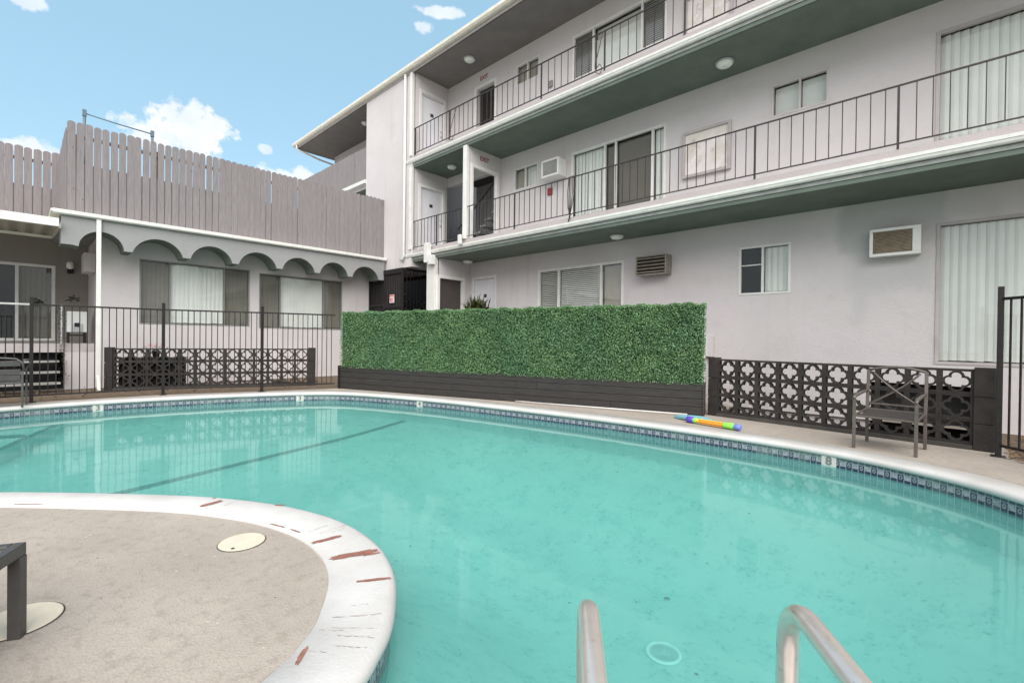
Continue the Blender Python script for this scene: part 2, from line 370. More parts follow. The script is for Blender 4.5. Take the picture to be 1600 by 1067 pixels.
def plaster_mat():
    m, nt, b = mat_base('pool_plaster'); co = worldco(nt)
    a = noise(nt, .7, 5, .6, co); f = noise(nt, 4.0, 8, .72, co)
    base = mixc(nt, ramp(nt, a, .3, .7), (.51, .635, .61), (.60, .715, .69))
    base = mixc(nt, mth(nt, 'MULTIPLY', ramp(nt, f, .47, .66), .55), base, (.34, .53, .52))
    v = nt.nodes.new('ShaderNodeTexVoronoi'); v.inputs['Scale'].default_value = 3.1; nt.links.new(co, v.inputs['Vector'])
    spk = mth(nt, 'MULTIPLY', mth(nt, 'LESS_THAN', v.outputs['Distance'], .05), mth(nt, 'GREATER_THAN', noise(nt, 1.9, 2, .5, co), .50))
    base = mixc(nt, mth(nt, 'MULTIPLY', spk, .75), base, (.10, .17, .15))
    f2 = noise(nt, 22, 6, .75, co)
    base = mixc(nt, mth(nt, 'MULTIPLY', mth(nt, 'MULTIPLY', ramp(nt, f2, .54, .62), ramp(nt, f, .45, .6)), .7), base, (.17, .32, .30))
    nt.links.new(base, b.inputs['Base Color']); b.inputs['Roughness'].default_value = .9; b.inputs['Specular IOR Level'].default_value = 0; return m
M['plaster'] = plaster_mat()
def tile_mat():
    m, nt, b = mat_base('decorative_waterline_tile')
    uv = nt.nodes.new('ShaderNodeUVMap'); sp = nt.nodes.new('ShaderNodeSeparateXYZ'); nt.links.new(uv.outputs[0], sp.inputs[0])
    U, V = sp.outputs[0], sp.outputs[1]          # U counts tile columns, V 0 bottom .. 1 top of the band
    fu = mth(nt, 'FRACT', U); par = mth(nt, 'GREATER_THAN', mth(nt, 'FRACT', mth(nt, 'MULTIPLY', U, .5)), .5)
    cu_ = mth(nt, 'ABSOLUTE', mth(nt, 'SUBTRACT', fu, .5)); 
    navy = (.022, .028, .062); pale = (.15, .16, .20); white = (.32, .34, .37)
    n1 = noise(nt, 60, 3, .6, worldco(nt))
    pal = mixc(nt, ramp(nt, n1, .35, .65), pale, white)
    # tile type A: navy with a pale flower in the middle ; type B: pale pattern above, navy below
    dv = mth(nt, 'SUBTRACT', V, .52)
    rr = mth(nt, 'ADD', mth(nt, 'MULTIPLY', cu_, cu_), mth(nt, 'MULTIPLY', mth(nt, 'MULTIPLY', dv, dv), 2.2))
    flower = mth(nt, 'MULTIPLY', mth(nt, 'LESS_THAN', rr, .075), mth(nt, 'GREATER_THAN', rr, .012))
    A = mixc(nt, mth(nt, 'MULTIPLY', flower, .8), navy, pal)
    mid = mth(nt, 'MULTIPLY', mth(nt, 'GREATER_THAN', V, .36), mth(nt, 'LESS_THAN', V, .74))
    B = mixc(nt, mid, navy, pal)
    c = mixc(nt, par, A, B)
    top = mth(nt, 'GREATER_THAN', V, .80); c = mixc(nt, top, c, (.05, .075, .10))
    line = mth(nt, 'MAXIMUM', mth(nt, 'GREATER_THAN', cu_, .455), mth(nt, 'MULTIPLY', mth(nt, 'LESS_THAN', V, .80), mth(nt, 'GREATER_THAN', V, .76)))
    c = mixc(nt, mth(nt, 'MULTIPLY', line, .7), c, (.36, .40, .39))
    grime = mth(nt, 'MULTIPLY', ramp(nt, noise(nt, 3.5, 5, .6, worldco(nt)), .45, .7), .45)
    c = mixc(nt, grime, c, (.20, .27, .24))
    nt.links.new(c, b.inputs['Base Color']); b.inputs['Roughness'].default_value = .25; return m
M['tile'] = tile_mat()
def schlick(nt, f0, k, normal=None):
    g = nt.nodes.new('ShaderNodeNewGeometry'); d = nt.nodes.new('ShaderNodeVectorMath'); d.operation = 'DOT_PRODUCT'
    nt.links.new(g.outputs['Incoming'], d.inputs[0]); nt.links.new(normal if normal else g.outputs['Normal'], d.inputs[1])
    c = mth(nt, 'SUBTRACT', 1, mth(nt, 'ABSOLUTE', d.outputs['Value']), clamp=True)
    return mth(nt, 'MULTIPLY', mth(nt, 'ADD', f0, mth(nt, 'MULTIPLY', mth(nt, 'POWER', c, 5), 1-f0)), k, clamp=True)
def water_mat():
    m = bpy.data.materials.new('pool_water'); m.use_nodes = True; nt = m.node_tree; nt.nodes.clear(); N = nt.nodes.new; L = nt.links.new
    out = N('ShaderNodeOutputMaterial'); tr = N('ShaderNodeBsdfTransparent'); tr.inputs[0].default_value = (.555, .84, .795, 1)
    gl = N('ShaderNodeBsdfGlossy'); gl.inputs['Roughness'].default_value = .05; gl.inputs['Color'].default_value = (.95, 1, .98, 1)
    mx = N('ShaderNodeMixShader')
    bp = N('ShaderNodeBump'); bp.inputs['Strength'].default_value = .10; bp.inputs['Distance'].default_value = .02
    co = worldco(nt); h = mth(nt, 'ADD', noise(nt, 2.2, 2, .5, co), mth(nt, 'MULTIPLY', noise(nt, 9, 2, .5, co), .12)); L(h, bp.inputs['Height'])
    L(bp.outputs[0], gl.inputs['Normal'])
    df = N('ShaderNodeBsdfDiffuse'); df.inputs[0].default_value = (.125, .375, .350, 1)      # suspended matter makes the water slightly milky
    mk = N('ShaderNodeMixShader'); mk.inputs[0].default_value = .42; L(tr.outputs[0], mk.inputs[1]); L(df.outputs[0], mk.inputs[2])
    L(schlick(nt, .02, .66, bp.outputs[0]), mx.inputs[0]); L(mk.outputs[0], mx.inputs[1]); L(gl.outputs[0], mx.inputs[2]); L(mx.outputs[0], out.inputs[0]); return m
M['water'] = water_mat()
def glass_mat(name, tint, refl=1.0):
    m = bpy.data.materials.new(name); m.use_nodes = True; nt = m.node_tree; nt.nodes.clear(); N = nt.nodes.new; L = nt.links.new
    out = N('ShaderNodeOutputMaterial'); tr = N('ShaderNodeBsdfTransparent'); tr.inputs[0].default_value = (*tint, 1)
    gl = N('ShaderNodeBsdfGlossy'); gl.inputs['Roughness'].default_value = .02
    mx = N('ShaderNodeMixShader')
    L(schlick(nt, .05, refl), mx.inputs[0]); L(tr.outputs[0], mx.inputs[1]); L(gl.outputs[0], mx.inputs[2]); L(mx.outputs[0], out.inputs[0]); return m
M['glass'] = glass_mat('clear_window_glass', (.95, .96, .95), 1.0)
M['screen'] = glass_mat('insect_screened_glass', (.72, .72, .70), .8)
def hedge_mat():
    m, nt, b = mat_base('artificial_boxwood_leaf'); co = worldco(nt)
    oi = nt.nodes.new('ShaderNodeAttribute'); oi.attribute_name = 'leafc'; 
    a = noise(nt, .9, 3, .5, co); p = noise(nt, 5, 5, .6, co)
    c0 = mixc(nt, oi.outputs['Fac'], (.030, .088, .028), (.205, .360, .150))
    c0 = mixc(nt, mth(nt, 'MULTIPLY', ramp(nt, a, .42, .62), .25), c0, (.045, .140, .085))
    c0 = mixc(nt, mth(nt, 'MULTIPLY', ramp(nt, p, .55, .75), .25), c0, (.12, .17, .06))
    nt.links.new(c0, b.inputs['Base Color']); b.inputs['Roughness'].default_value = .45; return m
M['hedge'] = hedge_mat()
M['hedge_back'] = simple('dark_green_mat', (.012, .035, .014), .9)
def poster_mat(seed):
    m, nt, b = mat_base('faded_print'); co = objco(nt, (1, 1, 1)); 
    n = nt.nodes.new('ShaderNodeTexNoise'); n.inputs['Scale'].default_value = 2.6+seed; n.inputs['Detail'].default_value = 3; nt.links.new(co, n.inputs['Vector'])
    c = mixc(nt, ramp(nt, n.outputs['Fac'], .4, .6), (.72, .65, .64), (.60, .56, .50))
    n2 = noise(nt, 5.5+seed, 4, .6, co); c = mixc(nt, mth(nt, 'MULTIPLY', ramp(nt, n2, .58, .64), .55), c, (.40, .30, .30))
    n3 = noise(nt, 3.7, 2, .5, co); c = mixc(nt, mth(nt, 'MULTIPLY', ramp(nt, n3, .60, .66), .8), c, (.80, .76, .72))
    nt.links.new(c, b.inputs['Base Color']); b.inputs['Roughness'].default_value = .35; return m
M['poster'] = poster_mat(0); M['poster2'] = poster_mat(1.3)

# ================================================================== POOL OUTLINE
PO = [(-11.46, -.2), (-11.50, .5), (-11.48, 1.1), (-11.35, 1.9), (-11.05, 3.0), (-10.66, 3.95), (-10.22, 4.70), (-9.55, 5.18), (-7.95, 5.72), (-6.62, 6.02),
      (-4.35, 6.40), (-3.0, 6.50), (-1.85, 6.53), (-1.0, 6.46), (-.37, 6.26), (.10, 6.02), (.47, 5.68), (1.0, 5.05), (1.45, 4.2), (1.62, 3.2), (1.4, 2.3), (.85, 1.62),
      (.2, 1.17), (-.30, .84), (-.75, .50), (-1.12, .38), (-1.40, .55), (-1.56, .87), (-1.66, 1.0), (-1.76, 1.12), (-1.93, 1.25), (-2.17, 1.40), (-2.49, 1.51), (-2.83, 1.54),
      (-3.14, 1.51), (-3.52, 1.40), (-3.84, 1.25), (-4.25, 1.0), (-4.80, .54), (-5.50, -.11), (-6.1, -.85), (-6.9, -1.6), (-8.0, -2.2), (-9.3, -2.3), (-10.5, -1.9), (-11.2, -1.1)]
def catmull(P, k=7):
    out = []; n = len(P)
    for i in range(n):
        p0, p1, p2, p3 = (np.array(P[(i+j) % n], float) for j in (-1, 0, 1, 2))
        for t in np.linspace(0, 1, k, endpoint=False):
            out.append(.5*((2*p1)+(-p0+p2)*t+(2*p0-5*p1+4*p2-p3)*t*t+(-p0+3*p1-3*p2+p3)*t**3))
    return np.array(out)
O = catmull(PO, 7)
for _ in range(10): O = .5*O+.25*np.roll(O, 1, 0)+.25*np.roll(O, -1, 0)      # outline of the coping nose (clockwise)
T = np.roll(O, -1, 0)-np.roll(O, 1, 0); T /= np.linalg.norm(T, axis=1)[:, None]
NRM = np.stack([-T[:, 1], T[:, 0]], 1)                                        # outward (away from the water) for a clockwise loop
area = .5*np.sum(O[:, 0]*np.roll(O[:, 1], -1)-np.roll(O[:, 0], -1)*O[:, 1])
if area > 0: NRM = -NRM
def off(d): return O+NRM*d
arc = np.concatenate([[0], np.cumsum(np.linalg.norm(np.roll(O, -1, 0)-O, axis=1))])
WZ = -.17
def sweep(profile, n=len(O)):      # profile: list of (outward offset, z); closed band round the pool
    mb = MB()
    for d, z in profile: mb.v += [(p[0], p[1], z) for p in off(d)]
    for j in range(len(profile)-1):
        for i in range(n): a = j*n+i; b = j*n+(i+1) % n; mb.f.append((a, b, b+n, a+n))
    return mb

# ---- ground, deck, water
MB().box(-300, 300, -300, 300, -3.2, -3.0).build('ground', M['ground'], origin=(0, 0, 0)); tag(bpy.data.objects['ground'], kind='structure')
hole = off(.30)
sunk = [[(-2.98, 8.27), (.40, 7.99), (.40, 9.60), (-2.98, 9.60)], [(-13.50, 1.50), (-12.06, 5.05), (-14.42, 5.05), (-14.42, 1.50)]]
dk = MB().sheet([(-60, -40), (40, -40), (40, 40), (-60, 40)], 0, [list(map(tuple, hole))]+sunk).build('pool_deck', M['deck'], origin=(0, 0, 0)); tag(dk, kind='structure')
wt = MB().sheet(list(map(tuple, off(.02))), WZ).build('water', M['water'], origin=(0, 0, 0)); tag(wt, kind='structure')
bed = MB().sheet([(.55, 7.6), (3.6, 6.5), (9, 7.2), (9, 9.6), (.45, 9.6)], .004)
bed.sheet([(-3.2, 8.1), (.6, 7.9), (.6, 9.8), (-3.2, 9.8)], -.7); bed.sheet([(-14.6, 1.3), (-11.8, 1.3), (-11.8, 5.3), (-14.6, 5.3)], -.6)
bed.sheet([(-12.35, -2), (-12.2, .2), (-12.05, 2.1), (-11.4, 3.85), (-10.95, 5.3), (-12.2, 8.0), (-14.3, 8.0), (-14.42, 5.06), (-12.05, 5.06), (-13.49, 1.49), (-14.42, 1.49), (-14.4, -2)], .004)
tag(bed.build('planting_bed', M['soil'], origin=(0, 0, 0), fixn=False), kind='structure')
lit = MB()
def leafquad(mb, c, s, rnd=random):
    a = Vector((rnd.uniform(-1, 1), rnd.uniform(-1, 1), rnd.uniform(-.35, .35))).normalized()*s; b = a.cross(Vector((rnd.uniform(-.4, .4), rnd.uniform(-.4, .4), 1))).normalized()*s*.45
    c = Vector(c); mb.add([c-a, c+b, c+a, c-b], [(0, 1, 2, 3)])
for i in range(900):
    if i % 3 == 0: x = random.uniform(.5, 2.6); y = random.uniform(7.5, 9.4)-(x*.25)
    elif i % 3 == 1: x = random.uniform(.5, 1.5); y = random.uniform(7.3, 8.2)
    else: y = random.uniform(-.5, 7.0); x = random.uniform(-14.2, -12.2+max(0, (y-2)*.3))
    leafquad(lit, (x, y, random.uniform(.012, .06)), random.uniform(.02, .05))
tag(lit.build('leaf_litter', M['litter'], origin=(0, 0, 0), fixn=False), 'brown dead leaves lying on the soil beds behind the fences', 'leaves', kind='stuff')

# ---- swimming pool
pool = empty('swimming_pool', (-5, 2, 0), label='kidney shaped swimming pool with turquoise water, white coping and patterned blue waterline tiles', cat='swimming pool')
prof = [(.33, -.12), (.33, .004), (.325, .014), (.04, .014), (.018, .008), (.004, -.004), (-.004, -.022), (0, -.04), (.012, -.055), (.03, -.06), (.06, -.06)]
sweep(prof).build('coping', M['coping'], pool, smooth=True)
# the tile band
tb = sweep([(.028, -.32), (.028, -.058)]); to = tb.build('tile_band', M['tile'], pool, smooth=True)
uvl = to.data.uv_layers.new(name='UVMap'); nO = len(O); cumU = arc/.060; ntot = round(cumU[-1]/2)*2; cumU = cumU*ntot/cumU[-1]
for poly in to.data.polygons:
    ids = [to.data.loops[l].vertex_index for l in poly.loop_indices]; seg = [i % nO for i in ids]; wrap = (0 in seg) and (nO-1 in seg)
    for l, vi in zip(poly.loop_indices, ids):
        k = vi % nO; u = cumU[nO] if (wrap and k == 0) else cumU[k]
        uvl.data[l].uv = (u, (to.data.vertices[vi].co.z+worldloc(pool).z+.19)/.13)
def floor_z(x, y):
    # break line from (-8.35,5.6) to (-6.8,.5): shallow on the left, ramp, deep on the right
    t = (x-(-6.8+(.5-y)*(.304)*1.0)); t = x+6.8+(y-.5)*.304
    s = min(1, max(0, t/4.6)); s = s*s*(3-2*s); z = -.56-.86*s
    d = float(np.min(np.hypot(O[:, 0]-x, O[:, 1]-y))); c = min(1, d/2.1); c = math.sin(c*math.pi/2)      # walls curve into the floor
    return -.50+(z+.50)*c
fm = MB(); gx = np.arange(-12.2, 2.4, .12); gy = np.arange(-3, 7.3, .12)
for y in gy:
    for x in gx: fm.v.append((x, y, floor_z(x, y)))
nx = len(gx)
for j in range(len(gy)-1):
    for i in range(nx-1): a = j*nx+i; fm.f.append((a, a+1, a+nx+1, a+nx))
nv = len(fm.v)
w2 = sweep([(.045, -.60), (.045, -.30), (.024, -.295)]); fm.add(w2.v, w2.f)
fm.build('basin', M['plaster'], pool, smooth=True, fixn=False)
# floor stripes
def ribbon(pts, w, mat, name, zf=None, lift=.006, n=24):
    mb = MB(); P = []
    for i in range(len(pts)-1):
        for t in np.linspace(0, 1, n, endpoint=(i == len(pts)-2)): P.append(np.array(pts[i])*(1-t)+np.array(pts[i+1])*t)
    P = np.array(P); D = np.gradient(P, axis=0); D /= np.linalg.norm(D, axis=1)[:, None]; Nn = np.stack([-D[:, 1], D[:, 0]], 1)
    for s_ in (-1, 1):
        for p, q in zip(P, Nn):
            x, y = p+q*w/2*s_; mb.v.append((x, y, (floor_z(x, y) if zf is None else zf)+lift))
    k = len(P)
    for i in range(k-1): mb.f.append((i, i+1, k+i+1, k+i))
    return mb.build(name, mat, pool, fixn=False)
ribbon([(-8.35, 5.58), (-6.8, .5), (-6.5, -.5), (-6.3, -.95)], .13, M['tealtile'], 'depth_break_line', lift=.012)
# shallow-end step with dark nosing
step_poly = [(-11.46, .52), (-11.0, .36), (-10.3, .12), (-9.6, -.1), (-9.0, -.42), (-8.5, -1.0), (-8.2, -1.8), (-8.1, -2.3), (-9.3, -2.32), (-10.5, -1.9), (-11.2, -1.1), (-11.46, -.2)]
sm = MB(); sm.prism(step_poly, [], lambda u, w, d: (u, w, d), -.7, -.36); sm.build('entry_step', M['plaster'], pool)
ribbon([(-11.40, .44), (-11.0, .30), (-10.3, .06), (-9.6, -.16), (-9.0, -.48), (-8.58, -1.05), (-8.3, -1.8)], .10, M['tealtile'], 'step_nosing', zf=-.36, n=6)
# depth markers
def marker(px, num, iu):
    # nearest outline sample to the wanted point
    k = int(np.argmin(np.hypot(O[:, 0]-px[0], O[:, 1]-px[1]))); p = O[k]+NRM[k]*.022; t = T[k]; n_ = -NRM[k]
    # reading direction: left to right as seen from the water
    e = Vector((t[0], t[1], 0)); inn = Vector((n_[0], n_[1], 0))
    if inn.cross(e).z < 0: e = -e
    mpn = lambda u, w, d: tuple(Vector((p[0], p[1], 0))+e*u+Vector((0, 0, w))+inn*d)
    b = MB().mbox(mpn, -.075, .075, -.19, -.06, -.004, .004).build('depth_marker', M['coping'], pool)
    text_mesh(num, .13, M['numeral'], 'numeral', b, mpn, 0, -.115, .006)
M_num = M['ink']
marker((-11.42, 1.0), '3', 0); marker((-10.40, 4.25), '3', 0); marker((-7.9, 5.74), '4', 0); marker((-1.05, 6.45), '8', 0)
# main drain
dr = empty('main_drain', (-1.75, 3.80, floor_z(-1.75, 3.8)+.004)); dr.parent = pool; dr.location = Vector(dr.location)-worldloc(pool)
ring = MB(); ring.lathe([(.118, 0), (.145, 0), (.150, .012), (.143, .022), (.122, .022), (.118, .012), (.118, 0)], worldloc(dr), 40); ring.build('rim', simple('bright_drain_rim', (.85, .88, .86), .5), dr, smooth=True)
gr = MB(); c = worldloc(dr)
for k in range(36):
    a = 2*math.pi*k/36; gr.bar(c+Vector((math.cos(a)*.035, math.sin(a)*.035, .018)), c+Vector((math.cos(a)*.12, math.sin(a)*.12, .010)), .006, .006)
gr.lathe([(.0, .02), (.03, .02), (.034, .012), (.034, .006), (0, .006)], c, 20)
gr.lathe([(.0, .004), (.119, .004), (.119, .006), (0, .006)], c, 30)
gr.build('grate', simple('pale_grey_grate', (.50, .56, .56), .6), dr)
# submerged grab rail
sr = MB(); z0 = -.62
sr.tube([(-10.45, .12, -.55), (-10.45, .12, -.36), (-10.47, .06, -.335), (-10.6, -.4, -.32), (-10.9, -1.2, -.30)], .022, 10); sr.lathe([(0, 0), (.07, 0), (.07, .01), (.03, .02), (0, .02)], (-10.45, .12, -.355), 18)
sr.build('submerged_grab_rail', M['tealtile'], pool, smooth=True)
# flaked spots on the island coping
def coping_frame(x, y):
    k = int(np.argmin(np.hypot(O[:, 0]-x, O[:, 1]-y))); return O[k], NRM[k], T[k]
chips = [(-4.00, 1.0, .15, .08, .024, .35), (-3.62, 1.36, .03, .04, .012, 1.2), (-2.77, 1.50, .22, .095, .018, .12), (-2.46, 1.5, .17, .13, .030, .10), (-2.38, 1.47, .08, .05, .011, .1),
         (-2.10, 1.36, .11, .075, .012, .05), (-3.12, 1.52, .29, .05, .006, 1.5), (-1.60, .93, .285, .05, .010, 1.4), (-4.15, 1.07, .05, .012, .008, 1.0), (-3.3, 1.5, .30, .07, .006, 1.5), (-5.1, .25, .30, .10, .006, 1.55), (-5.35, .0, .30, .06, .005, 1.55)]
for (x, y, off_, a, b, ang) in chips:       # each chip lies off_ back from the nose; a = half length across the coping
    p, nn, tt = coping_frame(x, y); c0 = p+nn*off_; n = 22; pts = []
    for k in range(n):
        t = 2*math.pi*k/n; r_ = 1+random.uniform(-.22, .22); u = a*math.copysign(abs(math.cos(t))**.75, math.cos(t))*r_; v = b*math.copysign(abs(math.sin(t))**.6, math.sin(t))*r_
        d_ = nn*(u*math.cos(ang)-v*math.sin(ang))+tt*(u*math.sin(ang)+v*math.cos(ang)); pts.append(tuple(c0+d_))
    MB().sheet(pts, .0165).build('flaked_patch', M['chip'], pool, fixn=False)
for k0 in range(0, len(O), 1):              # hairline joints across the island coping
    if O[k0][0] < -6 or O[k0][0] > -1.5 or O[k0][1] > 1.7 or O[k0][1] < -.3 or random.random() > .22: continue
    p, nn, tt = O[k0], NRM[k0], T[k0]; a0, a1 = sorted((random.uniform(.03, .30), random.uniform(.03, .30)))
    if a1-a0 < .06: continue
    mb = MB(); m_ = 12; w_ = random.uniform(.0004, .0012)
    for j in range(m_+1):
        q = p+nn*(a0+(a1-a0)*j/m_)+tt*random.uniform(-.003, .003); ww_ = w_*random.uniform(.3, 2.0)*(1 if random.random() > .25 else .1)
        for s_ in (-1, 1): mb.v.append((q[0]+tt[0]*ww_*s_, q[1]+tt[1]*ww_*s_, .0158))
    for j in range(m_): mb.f.append((2*j, 2*j+1, 2*j+3, 2*j+2))
    mb.build('hairline_joint', M['joint'], pool, fixn=False)

# ---- pool ladder rails (each arches out of the deck over the edge)
lad = empty('pool_ladder', (-.30, .80, 0), label='pair of satin steel pool ladder rails arching over the near pool edge', cat='pool ladder')
nd = Vector((-.605, .804, 0)).normalized(); sdv = Vector((nd.y, -nd.x, 0))
for s_, topc in ((0, Vector((-.638, .962, 0))), (1, Vector((-.258, 1.303, 0)))):
    zt = .615; pts = []
    base = topc
    far = base+nd*.055
    pts.append(far+Vector((0, 0, -1.0))); pts.append(far+Vector((0, 0, -.3))); pts.append(far+Vector((0, 0, .2))); pts.append(far+Vector((0, 0, zt-.12)))
    for a in range(15, 91, 15):
        t = R(a); pts.append(far-nd*(.10*(1-math.cos(t)))+Vector((0, 0, zt-.10+.10*math.sin(t))))
    pts.append(far-nd*.30+Vector((0, 0, zt-.012))); pts.append(far-nd*.52+Vector((0, 0, zt-.03)))
    for a in range(20, 91, 14):
        t = R(a); pts.append(far-nd*(.52+.10*math.sin(t))+Vector((0, 0, zt-.13+.10*math.cos(t))))
    pts.append(far-nd*.63+Vector((0, 0, .25))); pts.append(far-nd*.63+Vector((0, 0, -.02)))
    MB().tube(pts, .0255, 18).build('rail', M['steel'], lad, smooth=True)
    MB().lathe([(.022, .04), (.05, .02), (.055, .001), (.022, .001)], far-nd*.63, 20).build('escutcheon', M['steel'], lad, smooth=True)
for z in (-.35, -.62):
    a = Vector((-.638, .962, z))+nd*.055; b_ = Vector((-.258, 1.303, z))+nd*.055
    MB().bar(a, b_, .09, .03).build('tread', M['fridge'], lad)

# ================================================================== APARTMENT BUILDING
Y0, YF = 9.65, 8.36            # facade plane and balcony edge
SL = [(1.0, 3.60), (3.92, 6.505), (6.80, 9.41)]     # floor and ceiling of each storey
apt = empty('apartment_building', (-4, 10, 0), label='three storey lavender grey stucco apartment block with open walkways and green grey soffits', cat='apartment building')
def wall_holes(mb, mp, u0, u1, w0, w1, holes, th=.16):
    us = sorted({u0, u1, *[h[0] for h in holes], *[h[1] for h in holes]}); ws = sorted({w0, w1, *[h[2] for h in holes], *[h[3] for h in holes]})
    us = [u for u in us if u0 <= u <= u1]; ws = [w for w in ws if w0 <= w <= w1]
    for i in range(len(us)-1):
        for j in range(len(ws)-1):
            cu_, cw = (us[i]+us[i+1])/2, (ws[j]+ws[j+1])/2
            if any(h[0] < cu_ < h[1] and h[2] < cw < h[3] for h in holes): continue
            mb.add([mp(us[i], ws[j], 0), mp(us[i+1], ws[j], 0), mp(us[i+1], ws[j+1], 0), mp(us[i], ws[j+1], 0)], [(0, 1, 2, 3)])
            mb.add([mp(us[i], ws[j], -th), mp(us[i+1], ws[j], -th), mp(us[i+1], ws[j+1], -th), mp(us[i], ws[j+1], -th)], [(3, 2, 1, 0)])
    for (a, b, c, d) in holes:
        c2 = max(c, w0); d2 = min(d, w1)
        for p, q in (((a, c2), (a, d2)), ((a, d2), (b, d2)), ((b, d2), (b, c2)), ((b, c2), (a, c2))):
            mb.add([mp(*p, 0), mp(*q, 0), mp(*q, -th), mp(*p, -th)], [(0, 1, 2, 3)])
    return mb
FY = plane_y(Y0)
wins = {  # u0,u1,w0,w1,dividers
 'L1A': (-8.14, -5.54, 1.02, 3.12, (-7.45, -6.16)), 'L1B': (-3.02, -2.13, 2.16, 3.09, (-2.60,)), 'L1R': (-.17, 2.6, .95, 3.11, (1.25,)), 'L1R2': (4.2, 6.8, 1.02, 3.11, (5.5,)),
 'L2a': (-9.08, -8.20, 5.44, 6.06, (-8.66,)), 'L2S': (-7.08, -4.55, 3.94, 6.0, (-6.10, -5.80, -4.87)), 'L2b': (-2.49, -1.59, 5.44, 6.05, (-2.03,)), 'L2R': (-.21, 2.4, 3.96, 6.04, (1.1,)),
 'L3a': (-9.04, -8.19, 8.39, 8.96, (-8.62,)), 'L3B': (-7.08, -4.57, 7.80, 8.95, (-6.47, -5.17)), 'L3b': (-2.5, -1.6, 8.35, 8.95, (-2.03,)), 'L3R': (-.2, 2.4, 6.85, 8.95, (1.1,))}
def H(k): return wins[k][:4]
w1 = MB(); wall_holes(w1, FY, -10.9, 8, -.75, 3.60, [H('L1A'), H('L1B'), H('L1R'), H('L1R2'), (-10.74, -9.82, 1.0, 3.07), (-.95, .34, -.6, .63)])
w1.build('ground_floor_wall', M['wall'], apt, fixn=False)
w2_ = MB(); wall_holes(w2_, FY, -9.6, 8, 3.92, 6.505, [H('L2a'), H('L2S'), H('L2b'), H('L2R')]); w2_.box(-12.1, -9.6, 9.66, 9.82, 6.20, 6.505); w2_.build('middle_floor_wall', M['wall'], apt, fixn=False)
w3 = MB(); wall_holes(w3, FY, -12.1, 8, 6.80, 9.41, [H('L3a'), H('L3B'), H('L3b'), H('L3R'), (-10.71, -9.90, 6.80, 8.90)]); w3.build('top_floor_wall', M['wall'], apt, fixn=False)
# enclosing shell behind the facade
sh = MB(); sh.box(-12.1, 8, 13.9, 14.05, 0, 9.41); sh.box(8, 8.15, 8.36, 14.05, 0, 9.41); pass
sh.box(-9.75, -9.602, 9.9, 13.9, 3.92, 9.41); sh.box(-11.05, -10.902, 9.9, 13.9, 0, 3.6)
sh.build('rear_wall', M['wall'], apt)
fl = MB()
for z0_, z1_ in ((3.602, 3.918), (6.507, 6.798)): fl.box(-12.1, 8, Y0+.162, 14.0, z0_, z1_)
fl.box(-10.9, 8, Y0+.162, 14, .8, .99)
fl.build('interior_floor', M['darkbrown'], apt)
# stair tower
tw = MB(); tw.box(-14.9, -12.29, 8.30, 9.80, 3.45, 9.41); tw.box(-12.29, -12.125, 8.30, 8.37, 3.45, 9.41); tw.box(-12.29, -12.125, 8.37, 9.65, 3.45, 3.90); tw.box(-14.9, -14.7, 9.80, 13.9, 3.9, 9.41); tw.build('stair_tower_wall', M['wall'], apt)
PX = plane_x(-12.10)
sw = MB()
for zz0, zz1 in SL[1:]: wall_holes(sw, PX, 8.37, Y0, zz0, zz1, [(8.60, 9.50, zz0, zz0+2.07)], .185)
sw.build('side_wall', M['wall'], apt, fixn=False)
# partition on the middle floor, with open doorway, and on the ground floor
pm = MB(); wall_holes(pm, plane_x(-9.60), 8.42, Y0, 3.92, 6.505, [(8.55, 9.48, 3.92, 5.97)], .12); pm.box(-9.715, -9.60, Y0, 10.9, 3.92, 6.505)
pm.build('partition_wall', M['wall'], apt, fixn=False)
pg = MB(); wall_holes(pg, plane_x(-10.90), 8.42, Y0, 1.0, 3.60, [(8.45, 9.34, 1.0, 3.03)], .14); pg.build('partition_wall', M['wall'], apt, fixn=False)
MB().box(-11.02, -11.0, 8.45, 9.34, 1.0, 3.03).build('door', M['darkbrown'], apt)
tag(apt.children[-1], 'dark brown ground floor door in the side partition')
# recess back wall on the middle floor
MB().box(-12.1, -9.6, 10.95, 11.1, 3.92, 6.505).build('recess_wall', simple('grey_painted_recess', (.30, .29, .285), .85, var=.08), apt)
# white posts
po = MB(); po.box(-11.33, -10.93, 8.30, 8.42, 1.0, 3.60); po.build('column', M['white'], apt, bevel=.01)
MB().box(-9.735, -9.60, 8.30, 8.42, 3.96, 6.50).build('column', M['white'], apt, bevel=.01)
for z0_, z1_ in ((3.97, 6.5), (6.85, 9.41)): MB().box(-12.24, -12.12, 8.26, 8.36, z0_, z1_).build('corner_trim', M['white'], apt, bevel=.008)
